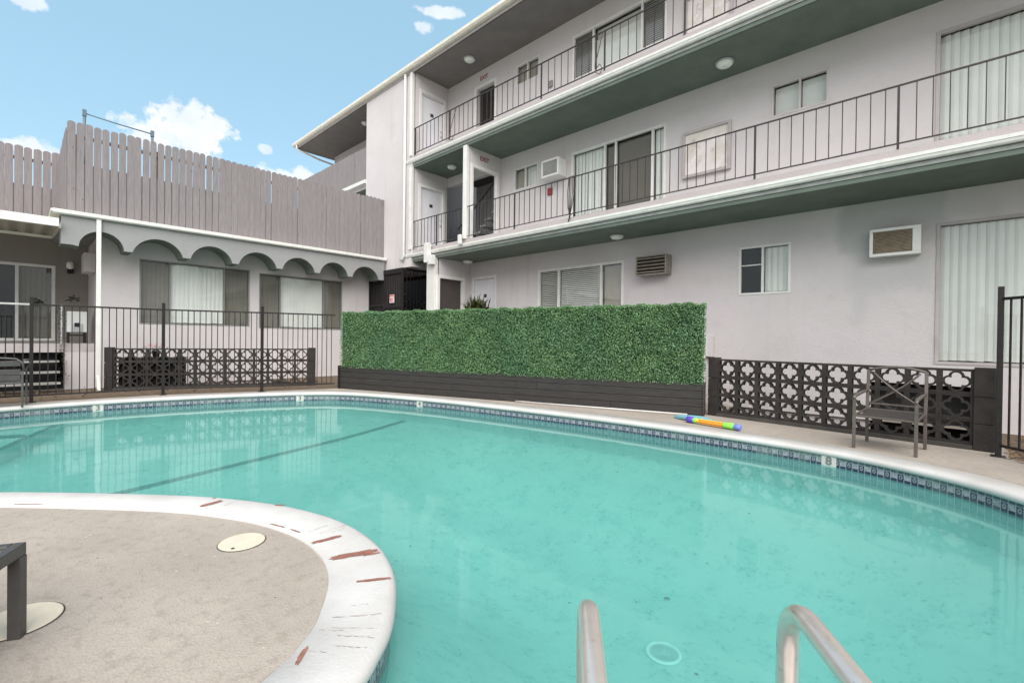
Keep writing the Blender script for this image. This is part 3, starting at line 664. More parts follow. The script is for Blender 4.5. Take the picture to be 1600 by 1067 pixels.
# slabs with soffit, edge strip, gutter and kerb
for k, zc in enumerate((3.60, 6.505)):
    s_ = MB(); s_.box(-12.12, 8, 8.38, Y0+.16, zc+.006, zc+.315); s_.build('walkway_slab', M['wall'], apt)
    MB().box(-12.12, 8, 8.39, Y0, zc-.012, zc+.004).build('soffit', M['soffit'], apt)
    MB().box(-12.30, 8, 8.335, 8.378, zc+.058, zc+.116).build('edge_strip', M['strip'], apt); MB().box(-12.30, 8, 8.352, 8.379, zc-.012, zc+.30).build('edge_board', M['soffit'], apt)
    g = MB(); pr_ = [(8.34, .122), (8.295, .122), (8.278, .140), (8.270, .175), (8.262, .180), (8.262, .226), (8.275, .226), (8.275, .212), (8.34, .212)]
    n = len(pr_)
    for x in (-12.42, 8): g.v += [(x, p[0], zc+p[1]+.004) for p in pr_]
    for i in range(n): g.f.append((i, (i+1) % n, n+(i+1) % n, n+i))
    g.f.append(tuple(range(n))); g.f.append(tuple(reversed(range(n, 2*n))))
    g.build('gutter', M['white_gutter'], apt)
    MB().box(-12.12, 8, 8.345, 8.378, zc+.216, zc+.352).build('kerb', M['kerb'], apt)
    MB().box(-12.12, 8, 8.38, 8.46, zc+.316, zc+.352).build('kerb', M['kerb'], apt)
# ground-floor walkway on its plinth
MB().box(-14.3, -3.6, 8.30, Y0-.002, 0, .99).build('walkway_slab', M['wall'], apt)
# roof
rf = MB(); rf.box(-20.8, 8, 8.30, 14.1, 9.43, 9.60); rf.build('roof', simple('grey_roof_felt', (.22, .20, .19), .9), apt)
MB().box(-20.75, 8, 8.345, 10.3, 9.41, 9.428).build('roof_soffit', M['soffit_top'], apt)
MB().box(-20.8, 8, 8.27, 8.30, 9.40, 9.53).build('fascia_board', M['vinyl'], apt)
g = MB(); pr_ = [(8.268, 9.47), (8.18, 9.47), (8.14, 9.52), (8.14, 9.60), (8.16, 9.60), (8.16, 9.585), (8.268, 9.585)]; n = len(pr_)
for x in (-20.95, 8): g.v += [(x, p[0], p[1]) for p in pr_]
for i in range(n): g.f.append((i, (i+1) % n, n+(i+1) % n, n+i))
g.f.append(tuple(range(n))); g.f.append(tuple(reversed(range(n, 2*n)))); g.build('roof_gutter', M['cream'], apt)
MB().box(-20.84, -20.80, 8.30, 10.4, 9.38, 9.60).build('fascia_board', M['vinyl'], apt)
# far wing behind the tower: wall, slab edge
fw_ = MB(); fw_.box(-20.5, -14.9, 9.85, 10.0, 3.9, 9.41); fw_.build('far_wall', M['wall'], apt)
fs = MB(); fs.box(-20.3, -14.9, 8.40, 9.85, 6.5, 6.74); fs.build('walkway_slab', M['wall'], apt)
MB().box(-20.3, -14.9, 8.25, 8.40, 6.62, 6.74).build('gutter', M['white_gutter'], apt)
MB().box(-20.3, -14.9, 8.41, 9.84, 6.47, 6.498).build('soffit', M['soffit'], apt)
# downspouts
d = MB(); d.tube([(-12.44, 8.235, 9.42), (-12.44, 8.235, 6.0), (-12.44, 8.235, 3.80), (-12.50, 8.235, 3.70), (-12.62, 8.235, 3.69)], .038, 12); d.build('downspout', M['white'], apt, smooth=True)
d = MB(); d.box(-11.24, -11.06, 8.12, 8.26, 3.45, 4.02); d.box(-11.04, -10.88, 8.12, 8.28, 3.38, 3.66); d.build('downspout', M['white'], apt, bevel=.01)
MB().box(-9.76, -9.64, 8.16, 8.22, 3.80, 4.06).build('downspout', M['white'], apt, bevel=.01)
d = MB(); d.tube([(-20.6, 8.2, 9.50), (-20.6, 8.2, 9.30), (-20.58, 9.2, 9.12), (-20.52, 9.78, 9.05), (-20.52, 9.80, 8.9)], .04, 10); d.build('downspout', M['white'], apt, smooth=True)

# ---- windows and doors
def blinds_v(mp, u0, u1, w0, w1, d, sw_=.115, ang=13):
    mb = MB(); n = max(2, round((u1-u0)/(sw_*.86))); st = (u1-u0)/n
    for i in range(n):
        c = u0+st*(i+.5); a = R(ang+random.uniform(-7, 7)); hx = math.cos(a)*sw_/2; hy = math.sin(a)*sw_/2; b_ = w0+random.uniform(0, .012)
        mid = .006
        mb.add([mp(c-hx, b_, d-hy), mp(c, b_, d+mid), mp(c+hx, b_, d+hy), mp(c+hx, w1, d+hy), mp(c, w1, d+mid), mp(c-hx, w1, d-hy)], [(0, 1, 4, 5), (1, 2, 3, 4)])
    return mb
def blinds_h(mp, u0, u1, w0, w1, d, pitch=.048):
    mb = MB(); w = w0+.01
    while w < w1: mb.add([mp(u0, w, d+.012), mp(u1, w, d+.012), mp(u1, w+.036, d-.014), mp(u0, w+.036, d-.014)], [(0, 1, 2, 3)]); w += pitch
    return mb
def window(parent, mp, u0, u1, w0, w1, divs, fills, fm_, fwid=.045, name='window', label=None, hbar=None, proud=.012):
    f = MB(); a, b = u0, u1
    f.mbox(mp, u0, u1, w1-fwid, w1, -.07, proud); f.mbox(mp, u0, u1, w0, w0+fwid, -.07, proud)
    f.mbox(mp, u0, u0+fwid, w0+fwid, w1-fwid, -.07, proud); f.mbox(mp, u1-fwid, u1, w0+fwid, w1-fwid, -.07, proud)
    for d_ in divs: f.mbox(mp, d_-fwid*.45, d_+fwid*.45, w0+fwid, w1-fwid, -.065, proud-.006)
    o = f.build(name, fm_, parent, bevel=.004)
    if label: o['label'] = label
    edges = [u0+fwid]+list(divs)+[u1-fwid]
    for i in range(len(edges)-1):
        e0, e1 = edges[i]+(0 if i == 0 else fwid*.45), edges[i+1]-(0 if i == len(edges)-2 else fwid*.45)
        kind = fills[i] if i < len(fills) else 'dark'
        gm = M['screen'] if kind.startswith('s') else M['glass']
        MB().mbox(mp, e0, e1, w0+fwid, w1-fwid, -.045-.004*(i % 2), -.041-.004*(i % 2)).build('pane', gm, o)
        k = kind[1:] if kind.startswith('s') else kind
        x0, x1 = e0+.005, e1-.005; z0_, z1_ = w0+fwid+.01, w1-fwid-.01
        if k == 'v': blinds_v(mp, x0, x1, z0_, z1_, -.10).build('blind', M['blind'], o, fixn=False)
        if k == 'vd': blinds_v(mp, x0, x1, z0_, z1_, -.10).build('blind', M['blind_dark'], o, fixn=False)
        if k == 'h': blinds_h(mp, x0, x1, z0_, z1_, -.09).build('blind', M['blind'], o, fixn=False)
        if k == 'hd': blinds_h(mp, x0, x1, z0_, z1_, -.09).build('blind', M['blind_dark'], o, fixn=False)
        if k == 'roll': MB().mbox(mp, x0, x1, z0_, z1_, -.13, -.125).build('blind', M['blind'], o)
        if k == 'tan': MB().mbox(mp, x0, x1, z0_, z1_, -.13, -.125).build('blind', M['shade'], o)
        if k == 'half': MB().mbox(mp, x0, x1, z0_, z1_-.22*(w1-w0), -.13, -.125).build('blind', M['blind'], o); MB().mbox(mp, x0, x1, z1_-.22*(w1-w0), z1_, -.16, -.155).build('blind', M['blind_dark'], o)
    if hbar: MB().mbox(mp, u0+fwid, divs[0] if divs else u1, hbar, hbar+.02, -.04, -.02).build('glazing_bar', fm_, o)
    return o
Wn = M['white']
window(apt, FY, *wins['L1A'], ('hd', 'h', 'tan'), Wn, .06, label='white framed ground floor window with horizontal blinds behind the hedge')
window(apt, FY, *wins['L1B'], ('s', 'v'), Wn, .04, label='small sliding window on the ground floor, left half open and dark', hbar=2.72)
window(apt, FY, *wins['L1R'], ('v', 'v'), M['vinyl'], .045, label='tall ground floor window with pale vertical blinds')
window(apt, FY, *wins['L1R2'], ('v', 'v'), Wn, .05)
window(apt, FY, *wins['L2a'], ('tan', 'v'), Wn, .03)
window(apt, FY, *wins['L2S'], ('v', 'stan', 'stan', 'v'), Wn, .055, label='white framed middle floor sliding door with dark centre glass')
window(apt, FY, *wins['L2b'], ('roll', 'roll'), M['vinyl2'], .035)
window(apt, FY, *wins['L2R'], ('v', 'v'), M['vinyl'], .05, label='tall middle floor window with vertical blinds')
window(apt, FY, *wins['L3a'], ('tan', 'tan'), Wn, .03)
window(apt, FY, *wins['L3B'], ('hd', 'half', 'hd'), Wn, .05, label='wide top floor window with horizontal blinds either side')
window(apt, FY, *wins['L3b'], ('roll', 'roll'), Wn, .04)
window(apt, FY, *wins['L3R'], ('v', 'v'), Wn, .05)
def door(parent, mp, u0, u1, w0, w1, frame=.09, leaf=True, knob='right', plaque=True, depth=-.06, label=None, plaque_w=None):
    """frame outer u0..u1, top w1"""
    if leaf:
        o = MB().mbox(mp, u0+frame, u1-frame, w0+.01, w1-frame, depth-.04, depth).build('door', M['door'], parent)
    f = MB(); f.mbox(mp, u0, u0+frame, w0, w1-frame, -.08, .018); f.mbox(mp, u1-frame, u1, w0, w1-frame, -.08, .018); f.mbox(mp, u0, u1, w1-frame, w1, -.08, .018)
    if leaf:
        if label: o['label'] = label
        f.build('frame', Wn, o, bevel=.004)
        ku = u1-frame-.07 if knob == 'right' else u0+frame+.07
        for dz, r_, nm in ((0, .03, 'handle'), (.16, .02, 'deadbolt')):
            c0 = Vector(mp(ku, w0+.98+dz, depth)); c1 = Vector(mp(ku, w0+.98+dz, depth+.05)); MB().tube([c0, c0.lerp(c1, .5), c1], [r_*.5, r_, r_*.8], 12).build(nm, M['bracket'], o, smooth=True)
        if plaque:
            pw = plaque_w or (w0+1.55); pu = (u0+u1)/2
            MB().mbox(mp, pu-.06, pu+.06, pw-.05, pw+.05, depth, depth+.008).build('number_plate', M['ink'], o)
    else: f.build('door_frame', Wn, parent, bevel=.004)
door(apt, PX, 8.53, 9.57, 6.80, 9.0, label='white top floor door with black number plate')
door(apt, PX, 8.53, 9.57, 3.92, 6.06, label='white middle floor door with black number plate')
door(apt, FY, -10.81, -9.75, 1.0, 3.14, label='white ground floor door behind the spiky plant', knob='left')
door(apt, FY, -10.79, -9.82, 6.80, 8.98, leaf=False)
door(apt, plane_x(-9.60), 8.47, 9.56, 3.92, 6.05, leaf=False)
door(apt, plane_x(-10.90), 8.37, 9.42, 1.0, 3.10, leaf=False)
text_mesh('EXIT', .17, M['red'], 'exit_lettering', apt, FY, -10.38, 9.16, .003)
text_mesh('EXIT', .17, M['red'], 'exit_lettering', apt, plane_x(-9.60), 8.98, 6.27, .003)
# near-black panel stands in for the shade behind the top-floor doorway
MB().box(-10.8, -9.77, 10.6, 10.7, 6.8, 9.0).build('doorway_shade_panel', M['dark'], apt)

# stair seen through the middle-floor doorway
st = empty('stair_flight', (-11, 10.3, 3.92), label='concrete stair flight with dark railing rising inside the middle floor recess', cat='stairs')
tr = MB()
for i in range(9): tr.box(-11.9+i*.25, -11.62+i*.25, 10.0, 10.9, 3.93+.18*i+.12, 3.93+.18*i+.17)
tr.build('tread', M['fascia_grey'], st)
rl = MB(); rl.tube([(-11.9, 9.97, 4.85), (-9.75, 9.97, 6.35)], .02, 8); rl.build('handrail', M['black'], st)
for i in range(13):
    x = -11.85+i*.165; MB().tube([(x, 9.97, 4.0+i*.115), (x, 9.97, 4.88+i*.115)], .009, 6).build('baluster', M['black'], st)

# ---- ceiling lights
def ceiling_light(x, y, z, r, label):
    t = empty('ceiling_light', (x, y, z), label=label, cat='ceiling light', group='round ceiling lights under the soffits')
    MB().lathe([(r*1.08, -.001), (r*1.08, -.022), (r*.96, -.026), (r*.96, -.001)], (x, y, z), 28).build('rim', M['bracket'], t, smooth=True)
    MB().lathe([(r*.95, -.02), (r*.93, -.045), (r*.75, -.072), (r*.4, -.088), (.001, -.092), (.001, -.02)], (x, y, z), 28).build('diffuser', M['lamp'], t, smooth=True)
ceiling_light(-3.14, 9.06, 6.49, .155, 'round ceiling light above the middle floor walkway near the small window')
ceiling_light(-11.12, 9.04, 6.49, .14, 'round ceiling light in the middle floor stair recess')
ceiling_light(-10.31, 9.00, 9.408, .16, 'round ceiling light under the roof soffit beside the top floor EXIT doorway')
ceiling_light(-5.42, 9.12, 3.586, .15, 'round ceiling light above the ground floor window behind the hedge')
ceiling_light(-10.57, 9.25, 3.586, .15, 'round ceiling light above the ground floor white door')
ceiling_light(-16.31, 9.04, 9.408, .15, 'round ceiling light under the roof soffit left of the stair tower')

# ---- railings
def railing(x0, x1, zt, zb, zfloor, posts, pitch, label, start=None):
    t = empty('walkway_railing', (x0, 8.35, zfloor), label=label, cat='railing', group='dark iron railings along the walkways')
    MB().box(x0, x1, 8.335, 8.365, zt-.014, zt+.004).build('top_rail', M['rail'], t)
    MB().box(x0, x1, 8.338, 8.362, zb-.008, zb+.008).build('bottom_rail', M['rail'], t)
    proto = None
    for px_ in posts:
        o = MB().box(px_-.014, px_+.014, 8.336, 8.364, zfloor, zt-.015); o.build('post', M['rail'], t)
    k0 = x0+.08 if start is None else start; x = k0; pm_ = None
    while x < x1-.03:
        if all(abs(x-p) > .05 for p in posts):
            if pm_ is None: pm_ = MB().box(-.006, .006, -.006, .006, 0, zt-zb-.02).build('baluster', M['rail'], t, local=True); b_ = pm_
            else: b_ = pm_.copy(); col.objects.link(b_); b_.parent = t
            b_.location = (x-x0, 0, zb-zfloor+.006)
        x += pitch
    return t
railing(-12.10, -9.76, 4.835, 4.03, 3.955, [-10.94], .165, 'short dark iron railing in front of the middle floor stair recess')
railing(-9.58, 6.0, 4.835, 4.03, 3.955, [-7.83, -6.04, -4.15, -2.39, -.56, 1.27, 3.1, 4.9], .166, 'long dark iron railing along the middle floor walkway')
railing(-12.10, 6.0, 7.69, 6.93, 6.86, [-12.04, -10.40, -8.70, -7.02, -5.31, -3.61, -1.9, -.2, 1.5, 3.2, 4.9], .186, 'dark iron railing along the top floor walkway')

# hanging cables on the railings
def cable(pts, label):
    b = MB(); 
    for q in pts: b.tube(q, .009, 6)
    o = b.build('hanging_cable', M['rail'], smooth=True); tag(o, label, 'cable', 'loose cables tied to the railings')
cable([[(-10.05, 8.32, 7.68), (-10.22, 8.31, 7.3), (-10.35, 8.31, 6.98), (-10.33, 8.31, 6.85), (-10.22, 8.31, 6.80), (-10.16, 8.31, 6.9)]], 'loose cable hanging off the top floor railing in front of the dark doorway')
cable([[(-5.34, 8.32, 7.66), (-5.42, 8.31, 7.35), (-5.52, 8.31, 7.05), (-5.50, 8.30, 6.88), (-5.40, 8.30, 6.80), (-5.34, 8.31, 6.9), (-5.4, 8.31, 7.02), (-5.5, 8.31, 6.95)]], 'loose looped cable hanging off the top floor railing below the wide blinds')
cable([[(-6.16+i*.035, 8.31-.006*i, 4.84), (-6.19+i*.05, 8.31-.006*i, 4.5), (-6.17+i*.03, 8.30-.006*i, 4.15), (-6.08-i*.02, 8.30-.006*i, 3.98-.05*i)] for i in range(5)], 'thick bundle of cables hanging off the middle floor railing')

# ---- air conditioners
def ac(x0, x1, z0, z1, dep, case, gr_, label, slats=9, wide=None, rim=.045, k=.44):
    t = empty('air_conditioner', ((x0+x1)/2, Y0-.001, z0), label=label, cat='air conditioner', group='window air conditioners through the wall')
    y1 = Y0-dep
    b = MB(); b.box(x0, x1, y1+.02, Y0-.002, z0, z1); b.build('case', case, t, bevel=.012)
    f = MB(); f.box(x0, x1, y1, y1+.018, z1-rim, z1); f.box(x0, x1, y1, y1+.018, z0, z0+rim); f.box(x0, x0+rim, y1, y1+.018, z0+rim, z1-rim); f.box(x1-(wide or rim), x1, y1, y1+.018, z0+rim, z1-rim)
    f.build('front_frame', case, t, bevel=.004)
    g_ = MB(); st_ = (z1-z0-2*rim)/slats
    for i in range(slats):
        z = z0+rim+st_*(i+.5); g_.add([(x0+rim, y1+.004, z-st_*k), (x1-(wide or rim), y1+.004, z-st_*k), (x1-(wide or rim), y1+.017, z+st_*(k+.02)), (x0+rim, y1+.017, z+st_*(k+.02))], [(0, 1, 2, 3)])
    g_.build('grille', gr_, t, fixn=False)
    MB().box(x0+rim, x1-(wide or rim), y1+.0185, y1+.0195, z0+rim, z1-rim).build('inner_face', M['dark'], t)
    return t
ac(-5.08, -4.38, 2.68, 3.10, .30, M['olive'], M['grille'], 'dark olive box air conditioner with wide slats on the ground floor wall', 5, rim=.025, k=.15)
t_ = ac(-.97, -.34, 2.65, 3.09, .20, M['white'], M['grille'], 'white air conditioner with fine brown grille beside the tall ground floor window', 16, wide=.10)
ac(-7.78, -7.22, 5.42, 5.86, .36, M['white'], simple('pale_grey_grille', (.42, .42, .40), .5), 'white air conditioner sticking out beside the middle floor sliding door', 12)

# ---- things fixed on the wall
def framed(x0, x1, z0, z1, pm_, label):
    t = empty('framed_print', ((x0+x1)/2, Y0-.001, z0), label=label, cat='framed picture', group='pale framed prints on the walkway walls')
    f = MB(); w = .055; y = Y0-.07
    f.box(x0, x1, y, Y0-.002, z0, z0+w); f.box(x0, x1, y, Y0-.002, z1-w, z1); f.box(x0, x0+w, y, Y0-.002, z0+w, z1-w); f.box(x1-w, x1, y, Y0-.002, z0+w, z1-w)
    f.build('frame', M['vinyl'], t, bevel=.004)
    MB().box(x0+w, x1-w, Y0-.03, Y0-.003, z0+w, z1-w).build('print', pm_, t)
framed(-4.16, -3.19, 4.67, 5.63, M['poster'], 'pale faded framed print on the middle floor wall')
framed(-4.16, -3.19, 7.60, 8.45, M['poster2'], 'pale faded framed print on the top floor wall')
o = MB().box(-7.82, -7.68, Y0-.05, Y0-.002, 5.07, 5.25).build('fire_alarm_box', M['red'], bevel=.006); tag(o, 'small red fire alarm box on the middle floor wall', 'alarm box')
o = MB().box(-7.83, -7.71, Y0-.05, Y0-.002, 7.92, 8.08).build('alarm_box', M['glassgrey'], bevel=.006); tag(o, 'small grey box on the top floor wall left of the wide window', 'alarm box')
ub = empty('utility_box', (-3.62, Y0, .93), label='lavender grey utility box on the wall at the right end of the hedge', cat='utility box')
MB().box(-3.78, -3.46, Y0-.12, Y0-.002, .95, 1.37).build('case', M['wall'], ub, bevel=.006); MB().box(-3.77, -3.56, Y0-.128, Y0-.121, .97, 1.35).build('cover', M['white'], ub)

# ================================================================== WING BUILDING (left)
XW, XE = -14.47, -13.55
wing = empty('wing_building', (-16, 4, 0), label='low flat roofed wing with a scalloped arch fascia and two wide windows', cat='building')
WX = plane_x(XW)
wv = [(2.03, 4.49, 1.52, 3.11, (2.64, 3.86)), (4.74, 7.24, 1.48, 3.06, (5.32, 6.63))]
ww = MB(); wall_holes(ww, WX, 1.30, 8.30, -.65, 3.62, [wv[0][:4], wv[1][:4]], .16); pass
ww.build('front_wall', M['wall'], wing, fixn=False)
MB().box(-17.2, -14.64, 1.30, 1.45, 0, 3.6).build('porch_side_wall', M['wall'], wing)
ib = MB(); ib.box(-18.0, -14.64, 8.15, 8.29, 0, 3.6); ib.box(-18, -17.3, 1.45, 8.15, 0, 3.6); ib.build('interior_wall', M['dark'], wing)
window(wing, WX, *wv[0], ('svd', 'v', 'svd'), M['glassgrey'], .035, label='wide wing window nearer the porch, pale blinds in the middle pane')
window(wing, WX, *wv[1], ('svd', 'v', 'svd'), M['glassgrey'], .035, label='wide wing window nearer the gate, pale blinds in the middle pane')
# porch rear wall with sliding door
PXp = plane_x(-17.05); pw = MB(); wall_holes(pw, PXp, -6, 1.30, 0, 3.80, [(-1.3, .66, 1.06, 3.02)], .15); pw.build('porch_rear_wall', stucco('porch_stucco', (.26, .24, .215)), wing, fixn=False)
window(wing, PXp, -1.3, .66, 1.06, 3.02, (-.03,), ('s', 'svd'), Wn, .07, label='white framed sliding door at the back of the porch')
MB().box(-19, -17.3, -6, 1.3, 0, 3.8).build('interior_wall', M['dark'], wing)
# roof slab, eave, arched fascia
rs = MB(); rs.box(-22, XE-.02, .60, 8.25, 3.62, 3.80); rs.box(-22, -16.3, -6, .60, 3.80, 3.9); rs.build('roof', M['fascia_grey'], wing)
vy = [.80, 1.70, 2.81, 3.87, 4.96, 6.02, 7.04, 8.10]
poly = [(.60, 3.74), (.60, 3.14), (.78, 3.14)]
for i in range(7):
    a, b_ = vy[i], vy[i+1]; y0_, y1_ = a+.075, b_-.075; n = 18; hf = (y1_-y0_)/2; hh = .37; rr_ = (hf*hf+hh*hh)/(2*hh); a0 = math.asin(min(1, hf/rr_))
    for k in range(n+1):
        t = -a0+2*a0*k/n; poly.append(((y0_+y1_)/2+rr_*math.sin(t), 3.12+hh-rr_+rr_*math.cos(t)))
poly += [(8.24, 3.12), (8.24, 3.74)]
fa = MB(); fa.prism(poly, [], plane_x(XE), -.60, 0); fa.build('arched_fascia', M['fascia_grey'], wing, smooth=False)
av = MB(); ap_ = poly[1:-1]
for d_ in (-.602, -.003):
    for p in ap_: av.v.append((XE+d_, p[0], p[1]-.004))
for i in range(len(ap_)-1): n_ = len(ap_); av.f.append((i, i+1, n_+i+1, n_+i))
av.build('arch_underside', M['soffit'], wing, fixn=False)
MB().box(XW+.002, XE-.602, .62, 8.24, 3.60, 3.618).build('eave_soffit', M['soffit'], wing)
g = MB(); prg = [(XE+.002, 3.745), (XE+.07, 3.745), (XE+.10, 3.77), (XE+.10, 3.83), (XE+.085, 3.83), (XE+.085, 3.845), (XE+.002, 3.845)]; n = len(prg)
for y in (.48, 8.26): g.v += [(p[0], y, p[1]) for p in prg]
for i in range(n): g.f.append((i, (i+1) % n, n+(i+1) % n, n+i))
g.f.append(tuple(range(n))); g.f.append(tuple(reversed(range(n, 2*n)))); g.build('gutter', M['white_gutter'], wing)
MB().box(-22, XE, .45, 8.26, 3.803, 3.85).build('roof_edge', M['white_gutter'], wing)
d = MB(); d.box(XE+.01, XE+.075, 1.14, 1.25, 3.50, 3.74); 
d.bar((XE+.04, 1.195, 3.52), (-14.40, 1.245, 3.0), .065, .10, (1, 0, 0)); d.box(-14.44, -14.37, 1.19, 1.30, .16, 3.02); d.bar((-14.40, 1.245, .2), (-14.28, 1.25, .03), .07, .10, (1, 0, 0))
d = MB(); d.box(XE+.01, XE+.065, 1.155, 1.235, .30, 3.74); d.bar((XE+.038, 1.195, .34), (XE+.12, 1.2, .02), .06, .08, (1, 0, 0)); d.build('downspout', M['white'], wing, bevel=.006)
# porch floor, plinth and steps
pf = MB(); pf.box(-17.05, -14.47, -6, 1.30, .84, 1.03); pf.build('porch_floor', M['vinyl'], wing)
MB().box(-14.62, -14.47, .70, 1.30, 0, .838).build('porch_plinth', M['wall'], wing)
MB().box(-16.9, -14.75, -6, .60, 0, .80).build('porch_void', M['dark'], wing)
stp = empty('porch_steps', (-14, -.6, 0), label='open porch steps with worn white nosings left of the wing wall', cat='steps')
for (x, z) in ((-14.25, .66), (-13.97, .44), (-13.69, .22)):
    MB().box(x-.30, x, -3, .62, z-.035, z).build('tread', simple('worn_white_tread', (.27, .26, .245), .7, var=.2, scale=6), stp)
MB().add([(-14.46, .60, .6), (-13.75, .60, .02), (-13.62, .60, .02), (-14.46, .60, .72)], [(0, 1, 2, 3)]).add([(-14.46, .64, .6), (-13.75, .64, .02), (-13.62, .64, .02), (-14.46, .64, .72)], [(3, 2, 1, 0)]).build('stringer', M['black'], stp, fixn=False)
# patio cover
pc = empty('patio_cover', (-15, -2, 3.3), label='corrugated cream patio cover over the porch with a white front fascia', cat='patio cover')
MB().box(-13.45, -13.38, -6, .57, 3.46, 3.63).build('fascia_board', M['white'], pc, bevel=.006)
cg = MB(); ny = 130
ys = np.linspace(-6, .57, ny)
for j, (x, z) in enumerate(((-13.45, 3.50), (-17.04, 3.78))):
    for i, y in enumerate(ys): cg.v.append((x, y, z+.035*math.sin(i*1.25)))
for i in range(ny-1): cg.f.append((i, i+1, ny+i+1, ny+i))
cg.build('roof_sheet', M['corr'], pc, smooth=True, fixn=False)
MB().box(-14.46, -14.42, -6, .50, 3.345, 3.40).build('beam', M['cream'], pc)
eb = MB(); eb.prism([(-17.04, 3.70), (-13.45, 3.44), (-13.45, 3.53), (-17.04, 3.80)], [], lambda u, w, d: (u, .57+d, w), 0, .03); eb.build('end_board', M['cream'], pc)

# ---- roof fences
def boards(mb, mp, u0, u1, w0, w1, pitch, gap, th=.02, loose=2.9):
    u = u0
    while u < u1-.05:
        g_ = gap*random.choice((.2, .8, 1.2, 1.5, .5, 1.0) if u-u0 < loose else (.1, .1, .15, .1, .9, .15, .2)); wd = pitch-g_; top = w1+random.uniform(-.012, .012); lean = random.uniform(-.004, .004)
        pts = [(u, w0), (u+wd, w0), (u+wd+lean, top-.05)]
        for k in range(1, 6): t = math.pi*k/6; pts.append((u+wd/2+lean+wd/2*math.cos(t), top-.05+.05*math.sin(t)))
        pts.append((u+lean, top-.05)); dd = random.uniform(0, .008)
        mb.prism(pts, [], mp, dd, dd+th); u += pitch
    return mb
def wood_fence(mp, u0, u1, w0, w1, label, name='wooden_fence', backing=.55, fillz=None, post_n=5, pitch=.141, gap=.018, loose=2.9):
    t = empty(name, mp((u0+u1)/2, w0, 0), label=label, cat='fence', group='scalloped wooden fences on the flat roof')
    boards(MB(), mp, u0, u1, w0, w1, pitch, gap, loose=loose).build('board_panel', M['fence'], t, fixn=True)
    for w in (w0+.2, (w0+w1)/2-.05, w1-.33): MB().mbox(mp, u0, u1, w, w+.075, -.065, -.024).build('rail', M['fence'], t)
    if backing: MB().mbox(mp, u0, u1, w0, w0+(w1-w0)*backing, -.022, -.001).build('backing_board', M['fence'], t)
    for k in range(post_n+1):
        u = u0+.045+(u1-u0-.09)*k/post_n; MB().mbox(mp, u-.045, u+.045, w0, w1-.2, -.15, -.067).build('post', M['fence'], t)
    return t
wood_fence(plane_x(-13.72), .70, 8.24, 3.86, 5.80, 'long scalloped grey wooden fence standing above the arch fascia')
wood_fence(lambda u, w, d: (u, .70-d, w), -16.40, -13.76, 3.86, 5.66, 'short return fence at the left end of the long roof fence', backing=.55, post_n=2)
wood_fence(plane_x(-16.48), -6.0, .68, 3.92, 5.80, 'scalloped grey wooden fence above the porch cover', backing=.5, post_n=4, pitch=.160, gap=.013, loose=99)
# grey board fence on the far top walkway
wood_fence(plane_y(8.37), -20.25, -14.92, 6.76, 7.93, 'pale board fence on the far walkway left of the stair tower', backing=.96, post_n=3, pitch=.13, gap=.006, loose=0)
# pipe frame standing behind the long roof fence
pfm = empty('pipe_frame', (-14.25, 1.6, 3.85), label='blue grey pipe frame with a thin crossbar rising behind the roof fence', cat='pipe frame')
for y, zt in ((1.0, 6.27), (2.22, 6.20)):
    MB().tube([(-14.2, y, 3.86), (-14.2, y, zt)], .028, 10).build('post', M['bluegrey'], pfm, smooth=True)
    MB().box(-14.235, -14.165, y-.035, y+.035, zt-.14, zt+.01).build('clamp', M['bluegrey'], pfm, bevel=.008)
MB().tube([(-14.2, 1.0, 6.20), (-14.2, 1.6, 6.155), (-14.2, 2.22, 6.13)], .014, 8).build('crossbar', M['bluegrey'], pfm, smooth=True)

# ---- porch things
pp = empty('porch_post', (-14.35, .66, 0), label='slim porch post wrapped in a dark trailing vine', cat='post')
MB().tube([(-14.35, .66, 1.03), (-14.35, .66, 1.9)], .022, 8).build('pole', M['bracket'], pp)
vn = MB()
for i in range(330):
    z = random.uniform(.12, 1.85); leafquad(vn, (-14.35+random.gauss(0, .045), .66+random.gauss(0, .04)+(1-z)*.03, z), random.uniform(.015, .035))
vn.build('vine', M['leafy2'], pp, fixn=False)
ap = empty('outdoor_fridge', (-15.5, .98, 1.03), label='white boxy appliance on a black stand on the porch', cat='appliance')
MB().box(-15.8, -15.45, .80, 1.17, 1.29, 1.80).build('body', M['fridge'], ap, bevel=.02)
MB().box(-15.448, -15.43, .90, 1.08, 1.30, 1.50).build('front_panel', M['bracket'], ap, bevel=.005)
MB().box(-15.46, -15.42, .93, 1.03, 1.42, 1.52).build('handle', M['black'], ap, bevel=.01)
for y in (.83, 1.13):
    for x in (-15.75, -15.5): MB().box(x-.02, x+.02, y-.02, y+.02, 1.03, 1.29).build('leg', M['black'], ap)
MB().box(-15.8, -15.45, .82, 1.15, 1.2, 1.24).build('shelf', M['black'], ap)
o = MB().box(-15.9, -15.2, 1.08, 1.29, 2.76, 3.22).build('electrical_cabinet', M['wall'], bevel=.008); tag(o, 'lavender grey cabinet mounted high on the porch side wall', 'cabinet')
wl_ = empty('wall_lamp', (-16.9, .93, 3.0), label='small dark wall lamp beside the cabinet under the porch roof', cat='wall lamp')
MB().box(-17.04, -16.98, .88, 1.0, 2.85, 3.0).build('bracket', M['black'], wl_, bevel=.006)
MB().lathe([(.03, .0), (.075, .03), (.07, .16), (.04, .2), (.001, .2)], (-16.88, .93, 2.95), 16).build('lamp_shade', M['lamp'], wl_, smooth=True)
